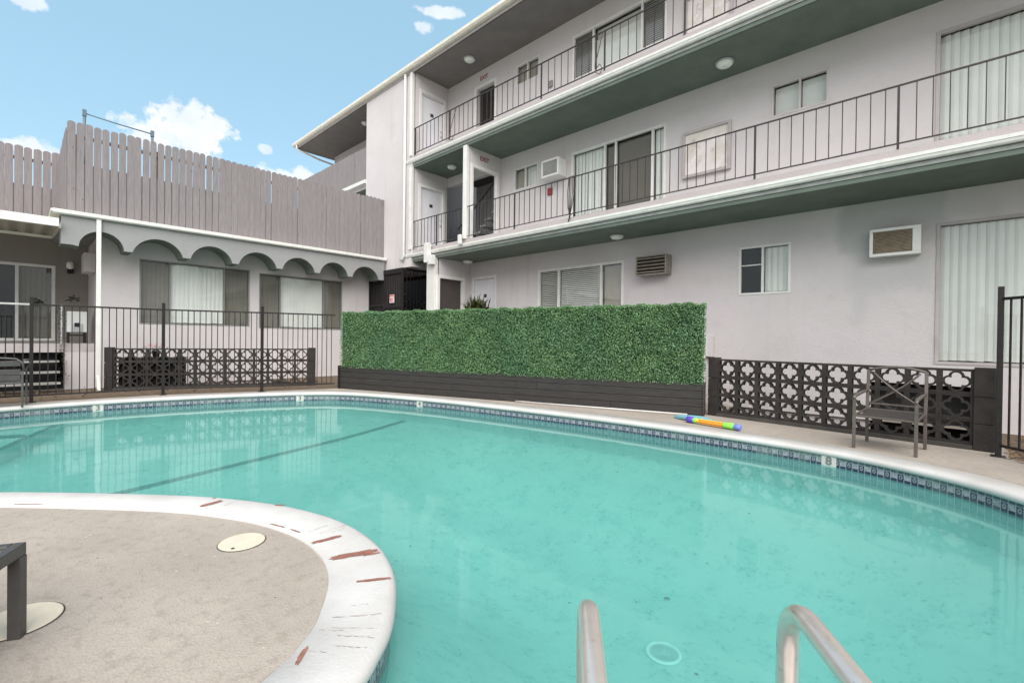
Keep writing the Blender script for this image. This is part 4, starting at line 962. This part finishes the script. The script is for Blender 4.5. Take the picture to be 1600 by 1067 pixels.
# dark things seen on the porch rail
for (y, z, s_, lb) in ((.95, 2.12, .13, 'dark hanging ornament shaped like a leaf on the porch wall'), (.30, 2.0, .12, 'dark leafy pot plant hanging in front of the sliding door')):
    v_ = MB(); 
    for i in range(50): leafquad(v_, (-15.9+random.gauss(0, .03), y+random.gauss(0, s_*.5), z+random.gauss(0, s_*.28)), .05)
    o = v_.build('hanging_plant', M['leafy2'], fixn=False); tag(o, lb, 'plant')
# ---- security gate under the stair tower
gt = empty('security_gate', (-13.4, 8.28, 1.0), label='dark metal mesh security gate and panel under the stair tower', cat='gate')
fr = MB()
for x in (-14.44, -13.50, -12.47): fr.box(x-.03, x+.03, 8.20, 8.26, 1.0, 3.30)
fr.box(-14.44, -12.44, 8.20, 8.26, 3.28, 3.44); fr.box(-14.41, -13.53, 8.205, 8.255, 2.28, 2.34); fr.box(-13.47, -12.5, 8.205, 8.255, 2.20, 2.26); fr.box(-14.41, -12.5, 8.205, 8.255, 1.02, 1.1)
fr.build('gate_frame', M['black'], gt, bevel=.006)
sc = MB(); x = -14.38
while x < -12.5:
    if abs(x+13.5) > .05: sc.box(x-.008, x+.008, 8.225, 8.24, 1.1, 3.28)
    x += .10
sc.build('bars', M['black'], gt)
MB().box(-14.41, -13.53, 8.245, 8.25, 1.1, 3.28).build('mesh_panel', simple('black_perforated_sheet', (.020, .018, .019), .6), gt); MB().box(-13.47, -12.5, 8.245, 8.25, 1.1, 3.28).build('mesh_panel', simple('charcoal_perforated_sheet', (.035, .032, .032), .55), gt)
s2 = MB(); s2.box(-12.44, -12.41, 8.22, 9.6, 3.36, 3.42); s2.box(-12.44, -12.41, 8.22, 9.6, 2.1, 2.14)
yy = 8.35
while yy < 9.6: s2.box(-12.435, -12.42, yy-.009, yy+.009, 1.0, 3.36); yy += .13
s2.build('side_bars', M['black'], gt)
sg = empty('warning_sign', (-13.02, 8.19, 2.36), label='small white notice with a red heading on the dark gate', cat='sign')
MB().box(-13.14, -12.88, 8.185, 8.193, 2.36, 2.62).build('board', M['paper'], sg)
MB().box(-13.13, -12.89, 8.181, 8.184, 2.56, 2.61).build('heading', M['signred'], sg)
hb = MB()
for i in range(4): hb.box(-13.11, -12.93+.03*(i % 2), 8.181, 8.184, 2.385+.038*i, 2.402+.038*i)
hb.box(-13.12, -13.05, 8.180, 8.1805, 2.44, 2.52); hb.build('text_lines', M['signred'], sg)
# passage behind the gate
psg = empty('entry_passage', (-14, 11, 1), label='dark stairwell passage behind the security gate', cat='stairwell')
q = MB(); q.box(-21, -11.05, 13.2, 13.3, .98, 5.6); q.box(-21.1, -21, 8.3, 13.3, .98, 3.6); q.box(-21, -11.05, 8.31, 13.2, .93, .98); q.box(-21, -11.05, 8.5, 11.1, 3.596, 3.599)
q.build('wall', M['dark'], psg)  # near-black walls put the passage shade into the colour
q = MB()
for i in range(8): q.box(-12.3+.20*i, -12.06+.20*i, 10.0, 10.8, 3.40-.17*i, 3.45-.17*i)
q.build('stair', M['fascia_grey'], psg)
yb = MB()
for i in range(2600):
    x = random.uniform(-17.6, -14.6); leafquad(yb, (x, 11.4+random.gauss(0, .15), 1.0+abs(random.gauss(0, .6))*.9+random.uniform(0, .5)), random.uniform(.04, .09))
o = yb.build('shrub', M['yleaf'], fixn=False); tag(o, 'yellow green shrub glimpsed through the dark passage beside the gate', 'shrub')

# ================================================================== HEDGE PLANTER
A = Vector((-10.795, 5.375, 0)); B = Vector((-3.02, 7.91, 0)); e = (B-A).normalized(); nrm = Vector((e.y, -e.x, 0)); Lh = (B-A).length
hm = lambda u, w, d: tuple(A+e*u+Vector((0, 0, w))+nrm*d)
pl = empty('planter_wall', tuple((A+B)/2), label='long low black stained plank planter under the artificial hedge', cat='planter')
pk = MB()
for i in range(4):
    z0_ = .012+i*.136
    cuts = sorted([0, Lh]+[random.uniform(1, Lh-1) for _ in range(2)])
    for a, b_ in zip(cuts[:-1], cuts[1:]): dd = random.uniform(0, .004); pk.mbox(hm, a+.002, b_-.002, z0_, z0_+.1285, -.035, dd)
pk.build('plank_front', M['plank'], pl, bevel=.003)
MB().mbox(hm, -.05, 0, 0, .56, -.40, .03).build('end_post', M['black'], pl); MB().mbox(hm, Lh, Lh+.03, 0, .56, -.40, .02).build('end_post', M['plank'], pl)
MB().mbox(hm, .01, Lh-.01, .012, .55, -.05, -.037).build('plank_seam', M['taupe'], pl); MB().mbox(hm, 0, Lh, 0, .54, -.42, -.38).build('plank_back', M['plank'], pl)
MB().mbox(hm, Lh+.005, Lh+.03, .56, 1.84, -.06, -.02).build('edge_trim', M['white'], pl)
hg = empty('artificial_hedge', hm(Lh/2, .54, 0), label='long bright green artificial boxwood hedge panel on the black planter', cat='hedge')
MB().prism([(.02, .54), (Lh-.03, .54), (Lh-.03, 1.862), (.02, 1.806)], [], hm, -.17, -.05).build('backing', M['hedge_back'], hg)
def hedge_leaves():
    n = 125000; u = rng.uniform(.0, Lh+.005, n); topz = 1.835+.055*(u/Lh)+.012*np.sin(u*9)+.01*np.sin(u*23+1); botz = .515+.03*u/Lh*0
    w = botz+(topz-botz)*rng.uniform(0, 1, n); d = rng.uniform(-.06, .035, n)+.012*np.sin(u*12.6)*np.sin(w*12.6)
    ntop = 18000; top_i = rng.choice(n, ntop, replace=False); w[top_i] = topz[top_i]+rng.uniform(-.03, .018, ntop); d[top_i] = rng.uniform(-.20, .02, ntop)
    ne = 3500; ei = rng.choice(n, ne, replace=False); u[ei] = Lh+rng.uniform(-.02, .03, ne); d[ei] = rng.uniform(-.18, .02, ne)
    A_, e_, n_ = (np.array(v) for v in (A, e, nrm)); zz = np.array([0, 0, 1.])
    C = A_[None]+e_[None]*u[:, None]+n_[None]*d[:, None]+zz[None]*w[:, None]
    # leaf frame
    a = rng.normal(size=(n, 3)); a /= np.linalg.norm(a, axis=1)[:, None]; out = n_[None]*.9+rng.normal(size=(n, 3))*.55+zz*.35
    b_ = np.cross(a, out); b_ /= np.linalg.norm(b_, axis=1)[:, None]
    s = rng.uniform(.009, .019, n)[:, None]; a = a*s; b_ = b_*s*.52
    V = np.stack([C-a, C+b_, C+a, C-b_], 1).reshape(-1, 3); org = np.array(worldloc(hg)); V -= org
    me = bpy.data.meshes.new('foliage'); me.vertices.add(4*n); me.vertices.foreach_set('co', V.ravel().astype(np.float32))
    me.loops.add(4*n); me.loops.foreach_set('vertex_index', np.arange(4*n, dtype=np.int32)); me.polygons.add(n)
    me.polygons.foreach_set('loop_start', np.arange(0, 4*n, 4, dtype=np.int32)); me.update(calc_edges=True)
    at = me.attributes.new('leafc', 'FLOAT', 'FACE'); pc_ = rng.uniform(-.10, .10, (40, 5)); pan = pc_[np.clip((u/.5).astype(int), 0, 39), np.clip(((w-.5)/.5).astype(int), 0, 4)]; at.data.foreach_set('value', np.clip(rng.beta(1.5, 2.3, n)+pan, 0, 1).astype(np.float32))
    me.materials.append(M['hedge']); o = bpy.data.objects.new('foliage', me); col.objects.link(o); o.parent = hg
hedge_leaves()
# pool pole lying along the planter foot
a = A+e*4.75+nrm*.10; b_ = A+e*7.95+nrm*.13
pole = empty('pool_pole', tuple((a+b_)/2), label='long thin white pool pole lying along the foot of the planter', cat='pole')
MB().tube([(a.x, a.y, .03), (b_.x, b_.y, .03)], .010, 8).build('pole', M['white'], pole, smooth=True); MB().tube([(a.x, a.y, .03), (a.x+.30, a.y+.1, .03)], .014, 8).build('grip', M['vinyl'], pole, smooth=True)

# ================================================================== BREEZE BLOCK WALLS
def block_shape():
    def arc_(cx, cy, r, a0, a1, n): return [(cx+r*math.cos(R(a0+(a1-a0)*k/n)), cy+r*math.sin(R(a0+(a1-a0)*k/n))) for k in range(n+1)]
    q = []
    for base in (0, 90, 180, 270):
        cx, cy = .062*math.cos(R(base)), .062*math.sin(R(base)); q += arc_(cx, cy, .049, base-110.5, base+110.5, 10)[:-1]
    outer = [(-.1525, -.1525), (.1525, -.1525), (.1525, .1525), (-.1525, .1525)]
    y1 = math.sqrt(.072**2-(.128-.062)**2)
    a_end = math.degrees(math.atan2(y1, .128-.062)); a_in = math.degrees(math.atan2(.0714, .0094))
    c1 = arc_(.062, 0, .072, a_end, a_in, 4); c2 = [(y, x) for x, y in reversed(c1)]
    corner = [(.132, .132)]+[(x, y) for x, y in reversed(c2+[])][0:0]
    loop = [(.128, .128)]+[(p[1], p[0]) for p in c1]+[p for p in reversed(c1)][1:]
    cs = []
    for sx, sy in ((1, 1), (-1, 1), (-1, -1), (1, -1)): cs.append([(x*sx, y*sy) for x, y in loop])
    return outer, [q]+cs
BO, BH = block_shape()
def breeze_wall(P0, P1, cols, rows, h, label, pil0, pil1):
    a, b_ = Vector((*P0, 0)), Vector((*P1, 0)); ee = (b_-a).normalized(); nn = Vector((ee.y, -ee.x, 0)); L_ = (b_-a).length
    if nn.dot(Vector((0, 0, 0))-a) < 0: nn = -nn
    mp = lambda u, w, d: tuple(a+ee*u+nn*d+Vector((0, 0, w)))
    t = empty('breeze_block_wall', tuple((a+b_)/2), label=label, cat='breeze block wall', group='dark brown quatrefoil breeze block walls')
    foot = .06; bw = (L_-pil0-pil1)/cols; bh = (h-foot)/rows; mb = MB()
    tri0 = MB().prism(BO, BH, lambda u, w, d: (u, w, d), 0, 1)
    for i in range(cols):
        for j in range(rows):
            cu_, cw = pil0+bw*(i+.5), foot+bh*(j+.5); js = random.uniform(-.002, .002)
            mb.add([mp(cu_+v[0]*(bw-.004)/.305, cw+v[1]*(bh-.004)/.305, -.10+.10*v[2]+js) for v in tri0.v], tri0.f)
    mb.build('block_panel', M['breeze'], t, fixn=False)
    mo = MB()
    for i in range(cols+1): mo.mbox(mp, pil0+bw*i-.004, pil0+bw*i+.004, foot, h, -.095, -.004)
    for j in range(rows+1): mo.mbox(mp, pil0, L_-pil1, foot+bh*j-.004, foot+bh*j+.004, -.094, -.005)
    mo.build('mortar_joints', M['mortar'], t)
    for u0, u1 in ((0, pil0-.004), (L_-pil1+.004, L_)):
        if u1-u0 > .05:
            p_ = MB()
            for j in range(rows): p_.mbox(mp, u0, u1, foot*0+h/rows*j+.003, h/rows*(j+1)-.003+(.03 if j == rows-1 else 0), -.15, .03)
            p_.build('pilaster', M['breeze'], t, bevel=.004)
    MB().mbox(mp, pil0, L_-pil1, 0, foot-.006, -.12, .03).build('footing', M['mortar'], t, bevel=.004)
    return t
breeze_wall((-3.0, 8.125), (.40, 7.84), 10, 3, .96, 'breeze block wall between the hedge and the right fence, behind the metal chair', .15, .185)
breeze_wall((-13.56, 1.305), (-11.88, 5.25), 13, 3, .94, 'breeze block wall in front of the wing windows, behind the left fence', .15, .18)
MB().box(-.99, .38, Y0+.3, Y0+.35, -.7, .7).build('vent_backing', M['dark'], apt)
# added dark box standing in for a wall opening, flowers above it
bn = empty('dark_opening_box', (-13.75, 2.2, 0), label='low dark box added behind the left breeze block wall in place of a dark opening', cat='dark box')
bm_ = lambda u, w, d: (-13.56+.392*u-.92*d, 1.305+.92*u+.392*d, w)
MB().mbox(bm_, .20, 1.42, .004, .70, .14, .42).build('body', M['dark'], bn, bevel=.01); MB().mbox(bm_, .17, 1.45, .70, .73, .13, .44).build('lid', M['gunmetal'], bn)
fp = empty('flowering_plant', bm_(.86, .73, .28), label='small plant with red pink blossoms above the left breeze block wall', cat='plant')
c = Vector(bm_(.86, 1.02, .28)); MB().lathe([(.06, 0), (.085, .14), (.08, .14), (.001, .12)], Vector(bm_(.86, .735, .28)), 14).build('pot', M['dark'], fp)
f1, f2 = MB(), MB()
for i in range(80): leafquad(f1, c+Vector((random.gauss(0, .06), random.gauss(0, .12), random.uniform(-.16, -.03))), .03)
for i in range(110): leafquad(f2, c+Vector((random.gauss(0, .05), random.choice((-.13, -.07, 0, .1, .14))+random.gauss(0, .02), random.uniform(-.035, .03))), .016)
f1.build('leaves', M['leafy2'], fp, fixn=False); f2.build('flowers', M['pink'], fp, fixn=False)

# ================================================================== IRON POOL FENCES
def iron_fence(pts, ends, label, pitch=.112, top=1.78, mat=None, posts=True, skip_last=False):
    t = empty('pool_fence', (*pts[0], 0), label=label, cat='fence', group='black iron pool fences'); proto = None; pp_ = None
    for i, (a, b_) in enumerate(zip(pts[:-1], pts[1:])):
        a, b_ = Vector((*a, 0)), Vector((*b_, 0)); L_ = (b_-a).length; d_ = (b_-a)/L_
        for z, nm, hh in ((top, 'top_rail', .032), (.13, 'bottom_rail', .03)): MB().bar(a+d_*.02+Vector((0, 0, z)), b_-d_*.02+Vector((0, 0, z)), .028, hh).build(nm, M['alu'] if (nm == 'top_rail' and b_.x < -11.9 and b_.y < .5) else M['black'], t, bevel=.003)
        n = int(L_/pitch)
        for k in range(1, n+1):
            u = k*L_/(n+1)
            if proto is None: proto = MB().box(-.0075, .0075, -.0075, .0075, 0, top-.15-.006).build('picket', M['black'], t, local=True); o = proto
            else: o = proto.copy(); col.objects.link(o); o.parent = t
            q_ = a+d_*u-Vector((*pts[0], 0)); o.location = (q_.x, q_.y, .147); o.rotation_euler = (0, 0, math.atan2(d_.y, d_.x))
    for i, p in enumerate(pts):
        if not ends and i == len(pts)-1: continue
        MB().box(p[0]-.026, p[0]+.026, p[1]-.026, p[1]+.026, 0, 1.92).box(p[0]-.06, p[0]+.06, p[1]-.06, p[1]+.06, .002, .012).build('post', M['black'], t, bevel=.003)
    return t
iron_fence([(-12.22, -1.75), (-12.13, .164), (-11.97, 2.08), (-11.29, 3.77), (-10.83, 5.28)], False, 'black iron picket fence along the left side of the pool')
iron_fence([(.415, 7.60), (1.75, 6.2), (3.1, 4.8)], True, 'black iron picket fence at the right end of the breeze block wall')

# ================================================================== PLANT behind the hedge
ptn = empty('spiky_plant', (-9.95, 9.05, 1.0), label='spiky yellow green plant in front of the ground floor door behind the hedge', cat='plant')
MB().lathe([(.14, 0), (.19, .32), (.20, .36), (.17, .36), (.001, .30)], (-9.95, 9.05, .995), 20).build('pot', M['chip'], ptn, smooth=True)
lv = [MB(), MB()]
for i in range(300):
    az = random.uniform(0, 2*math.pi); el = random.uniform(.15, 1.45); ln = random.uniform(.26, .52); k = 1 if random.random() < .45 else 0
    c = Vector((-9.95+random.gauss(0, .16), 9.05+random.gauss(0, .1), 1.65+random.uniform(0, .55))); d_ = Vector((math.cos(az)*math.cos(el), math.sin(az)*math.cos(el), math.sin(el)))
    sd_ = d_.cross(Vector((0, 0, 1))).normalized()*random.uniform(.014, .028); p1 = c+d_*ln*.55; p2 = c+d_*ln+Vector((0, 0, -.10*ln))
    lv[k].add([c-sd_*.5, c+sd_*.5, p1+sd_, p1-sd_, p2], [(0, 1, 2, 3), (3, 2, 4)])
for i in range(700):
    az = random.uniform(0, 2*math.pi); rr_ = random.random()**.5*.42; c = Vector((-9.93+rr_*math.cos(az)*1.15, 9.05+rr_*math.sin(az)*.6, 1.75+random.uniform(0, .62)*(1-rr_)))
    leafquad(lv[0] if random.random() < .6 else lv[1], c, random.uniform(.05, .10))
lv[0].build('leaves', M['leafy'], ptn, fixn=False); lv[1].build('leaves', M['leafy2'], ptn, fixn=False)
MB().tube([(-9.95, 9.05, 1.3), (-9.95, 9.05, 1.8)], .03, 8).build('stem', M['litter'], ptn)

# ================================================================== CHAIRS
ch = empty('patio_chair', (-.49, 7.15, 0), rz=0, label='taupe metal patio chair with crossed back bars by the right breeze block wall', cat='chair')
fl1, fr1, bl1, br1 = (-.83, 6.93), (-.26, 6.86), (-.76, 7.46), (-.20, 7.40)
def rod(pts, w, name, mat=M['taupe'], par=ch, h=None):
    mb = MB()
    for a, b_ in zip(pts[:-1], pts[1:]): mb.bar(a, b_, w, h or w, (0, 1, 0) if abs(Vector(b_).z-Vector(a).z) > .1 else (0, 0, 1))
    return mb.build(name, mat, par, bevel=.004)
for p in (fl1, fr1): rod([(*p, 0), (*p, .60)], .034, 'leg')
for p in (bl1, br1): rod([(p[0], p[1]+.04, 0), (p[0], p[1], .42), (p[0]+.005, p[1]+.06, .92)], .034, 'leg')
rod([(fl1[0], fl1[1], .39), (fr1[0], fr1[1], .39)], .022, 'seat_rail'); rod([(bl1[0], bl1[1], .43), (br1[0], br1[1], .43)], .022, 'seat_rail')
for p, q in ((fl1, bl1), (fr1, br1)): rod([(*p, .39), (*q, .43)], .022, 'seat_rail')
MB().add([(fl1[0]+.03, fl1[1], .392), (fr1[0]-.03, fr1[1], .392), (br1[0]-.03, br1[1], .425), (bl1[0]+.03, bl1[1], .425)], [(0, 1, 2, 3)]).add([(fl1[0]+.03, fl1[1], .386), (fr1[0]-.03, fr1[1], .386), (br1[0]-.03, br1[1], .419), (bl1[0]+.03, bl1[1], .419)], [(3, 2, 1, 0)]).build('seat', M['sling'], ch, fixn=False)
for p, q in ((fl1, bl1), (fr1, br1)):
    MB().tube([(p[0], p[1]-.03, .605), (p[0], p[1]+.06, .625), (p[0]*.4+q[0]*.6, p[1]*.4+q[1]*.6, .655), (q[0], q[1]+.02, .66)], [.014, .022, .020, .014], 8).build('armrest', M['taupe'], ch, smooth=True)
def yb_(z): return .06*(z-.42)/.5
tops = []
for k in range(9):
    t = k/8; tops.append(Vector((bl1[0]*(1-t)+br1[0]*t+.005, bl1[1]*(1-t)+br1[1]*t+.06, .92+.05*math.sin(math.pi*t))))
MB().tube(tops, .016, 8).build('top_rail', M['taupe'], ch, smooth=True)
for sgn in (0, 1):
    P_ = []
    for k in range(13):
        t = k/12; z = .90-.41*t; bow = .05*math.sin(math.pi*t)
        xl = bl1[0]+.05+(br1[0]-bl1[0]-.07)*(t-bow*1.6+.0)
        if sgn: xl = bl1[0]+br1[0]-xl
        fr_ = (xl-bl1[0])/(br1[0]-bl1[0]); P_.append((xl, bl1[1]*(1-fr_)+br1[1]*fr_+yb_(z)+.006*sgn, z))
    MB().tube(P_, .011, 8).build('cross_bar', M['taupe'], ch, smooth=True)
rod([(bl1[0], bl1[1]+.01, .50), (br1[0], br1[1]+.01, .50)], .02, 'lower_back_rail')

c2 = empty('metal_chair', (-11.75, -.25, 0), label='dark metal chair with a slatted rounded back beside the left fence post', cat='chair')
rod([(-11.42, .05, 0), (-11.44, .05, .62)], .03, 'leg', M['gunmetal'], c2); rod([(-11.70, .10, 0), (-11.68, .10, .45)], .03, 'leg', M['gunmetal'], c2)
rod([(-11.42, -.55, 0), (-11.44, -.55, .62)], .03, 'leg', M['gunmetal'], c2); rod([(-11.75, -.60, 0), (-11.73, -.60, .45)], .03, 'leg', M['gunmetal'], c2)
bk = [Vector((-11.50, .075, .60)), Vector((-11.52, .05, .76)), Vector((-11.54, -.02, .82)), Vector((-11.56, -.15, .835)), Vector((-11.57, -.28, .84)), Vector((-11.56, -.42, .835)), Vector((-11.54, -.53, .82)), Vector((-11.52, -.58, .76)), Vector((-11.50, -.6, .60))]
MB().tube(bk, .016, 8).build('back_frame', M['gunmetal'], c2, smooth=True)
for z in (.74, .60, .50): MB().bar((-11.55, -.57, z), (-11.55, .03, z), .012, .085, (0, 0, 1)).build('back_slat', M['gunmetal'], c2, bevel=.003)
MB().tube([(-11.52, .06, .80), (-11.56, .13, .81), (-11.66, .15, .74), (-11.70, .10, .64), (-11.68, .10, .42)], .014, 8).build('armrest', M['gunmetal'], c2, smooth=True)
MB().box(-11.98, -11.45, -.57, .05, .40, .43).build('seat', M['gunmetal'], c2, bevel=.008)

# ---- sun lounger, corner at the left edge of the frame
K = Vector((-2.815, .0, 0)); du = Vector((.94, -.36, 0)).normalized(); dv_ = Vector((-.36, -.94, 0)).normalized()
du = Vector((.55, -.30, 0)).normalized(); dv_ = Vector((-.48, -.88, 0)).normalized()
ln = empty('sun_lounger', tuple(K), label='dark steel framed sun lounger with beige mesh at the left edge of the island', cat='sun lounger')
def lb(u, v, z): p = K+du*u+dv_*v; return (p.x, p.y, z)
Wd, Ll = .66, 1.9; zt = .365
for (u, v) in ((0, 0), (Wd, 0), (0, Ll), (Wd, Ll)): MB().bar(lb(u, v, 0), lb(u, v, zt-.0255), .045, .040, tuple(du)).build('leg', M['gunmetal'], ln, bevel=.003)
MB().bar(lb(-.02, 0, zt), lb(Wd+.02, 0, zt), .040, .05).build('frame_bar', M['gunmetal'], ln, bevel=.003); MB().bar(lb(-.02, Ll, zt), lb(Wd+.02, Ll, zt), .04, .05).build('frame_bar', M['gunmetal'], ln, bevel=.003)
for u in (0, Wd): MB().bar(lb(u, .022, zt), lb(u, Ll-.022, zt), .04, .05).build('frame_bar', M['gunmetal'], ln, bevel=.003)
MB().bar(lb(.03, .07, zt-.075), lb(Wd-.03, .07, zt-.075), .03, .03).build('cross_brace', M['black'], ln)
MB().add([lb(.025, .03, zt+.012), lb(Wd-.025, .03, zt+.012), lb(Wd-.025, Ll-.03, zt+.012), lb(.025, Ll-.03, zt+.012)], [(0, 1, 2, 3)]).add([lb(.025, .03, zt+.006), lb(Wd-.025, .03, zt+.006), lb(Wd-.025, Ll-.03, zt+.006), lb(.025, Ll-.03, zt+.006)], [(3, 2, 1, 0)]).build('sling', M['beige_sling'], ln, fixn=False)

# ---- skimmer lids on the island deck
for (x, y, r_, lb_) in ((-3.145, .945, .128, 'round cream access lid on the deck near the curved white coping'), (-2.965, -.0, .150, 'round cream access lid on the deck under the lounger leg')):
    t = empty('skimmer_lid', (x, y, 0), label=lb_, cat='access lid', group='round skimmer lids in the island deck')
    MB().lathe([(r_*1.03, .001), (r_*1.03, .003), (r_*1.0, .004), (r_*1.0, .001)], (x, y, 0), 40).build('ring', M['mortar'], t)
    MB().lathe([(r_*.99, .002), (r_*.99, .005), (r_*.97, .007), (.001, .008), (.001, .002)], (x, y, 0), 40).build('cover', M['lid'], t, smooth=False)
    MB().lathe([(.010, .0075), (.010, .0095), (.001, .0095), (.001, .0075)], (x+r_*.55, y-.55*r_, 0), 12).build('finger_hole', M['ink'], t)

# ---- pool toys
tg = empty('water_blaster', (-2.5, 7.05, 0), label='orange and lime foam water blaster with violet ends lying on the deck', cat='pool toy')
a = Vector((-2.95, 7.12, .052)); b_ = Vector((-2.13, 6.98, .052)); d_ = (b_-a).normalized(); L_ = (b_-a).length
def seg(t0, t1, r0, r1, m, nm, n=18): p, q = a+d_*L_*t0, a+d_*L_*t1; MB().tube([p, p.lerp(q, .08), p.lerp(q, .92), q], [r0*.9, r0, r1, r1*.9], n).build(nm, m, tg, smooth=True)
seg(0, .13, .050, .046, M['toyp'], 'end_cap'); seg(.13, .20, .038, .036, M['toyg'], 'collar'); seg(.20, .24, .034, .032, M['toyy'], 'collar')
seg(.24, .72, .032, .032, M['toyo'], 'barrel'); seg(.70, .88, .044, .044, M['toyg'], 'foam_grip'); seg(.88, .91, .034, .034, M['kick'], 'collar'); seg(.91, 1.0, .044, .040, M['toyb'], 'end_cap')
for k in range(6):
    an = k*math.pi/3; off_ = Vector((0, 0, 1))*math.sin(an)*.033+d_.cross(Vector((0, 0, 1)))*math.cos(an)*.033
    MB().tube([a+d_*L_*.24+off_, a+d_*L_*.71+off_], .005, 6).build('rib', M['toyy'], tg)
kf = empty('foam_float', (-2.95, 7.38, 0), label='pale blue foam float lying flat at the foot of the planter', cat='pool toy')
pts = []
for k in range(28):
    t = 2*math.pi*k/28; pts.append((-2.96+.27*math.cos(t)*(1+.12*math.cos(2*t)), 7.36+.12*math.sin(t)*(1.1+.3*math.cos(t))))
mb = MB(); mb.prism(pts, [], lambda u, w, d: (u, w, d+.015*math.cos((u+2.96)*6)), .008, .05); mb.build('board', M['kick'], kf, bevel=.008)
# floor specks in the pool
for (x, y, s_, lbx) in ((-2.10, 4.62, .034, 'largest dark leaf on the pool floor, beyond the drain between the ladder rails'), (-1.45, 3.75, .018, 'small dark leaf on the pool floor just right of the drain'), (-2.3, 4.35, .014, 'tiny dark speck on the pool floor left of the largest sunken leaf'), (-1.95, 5.3, .014, 'tiny dark speck on the pool floor farthest from the drain')):
    mb = MB(); z = floor_z(x, y)+.01; p = [(x+s_*math.cos(2*math.pi*k/7)*random.uniform(.7, 1.2), y+s_*math.sin(2*math.pi*k/7)*random.uniform(.6, 1.1)) for k in range(7)]
    o = mb.sheet(p, z).build('sunken_leaf', M['litter'], fixn=False); tag(o, lbx, 'leaf', 'tiny dark leaves on the pool floor')
print('objects', len(bpy.data.objects))
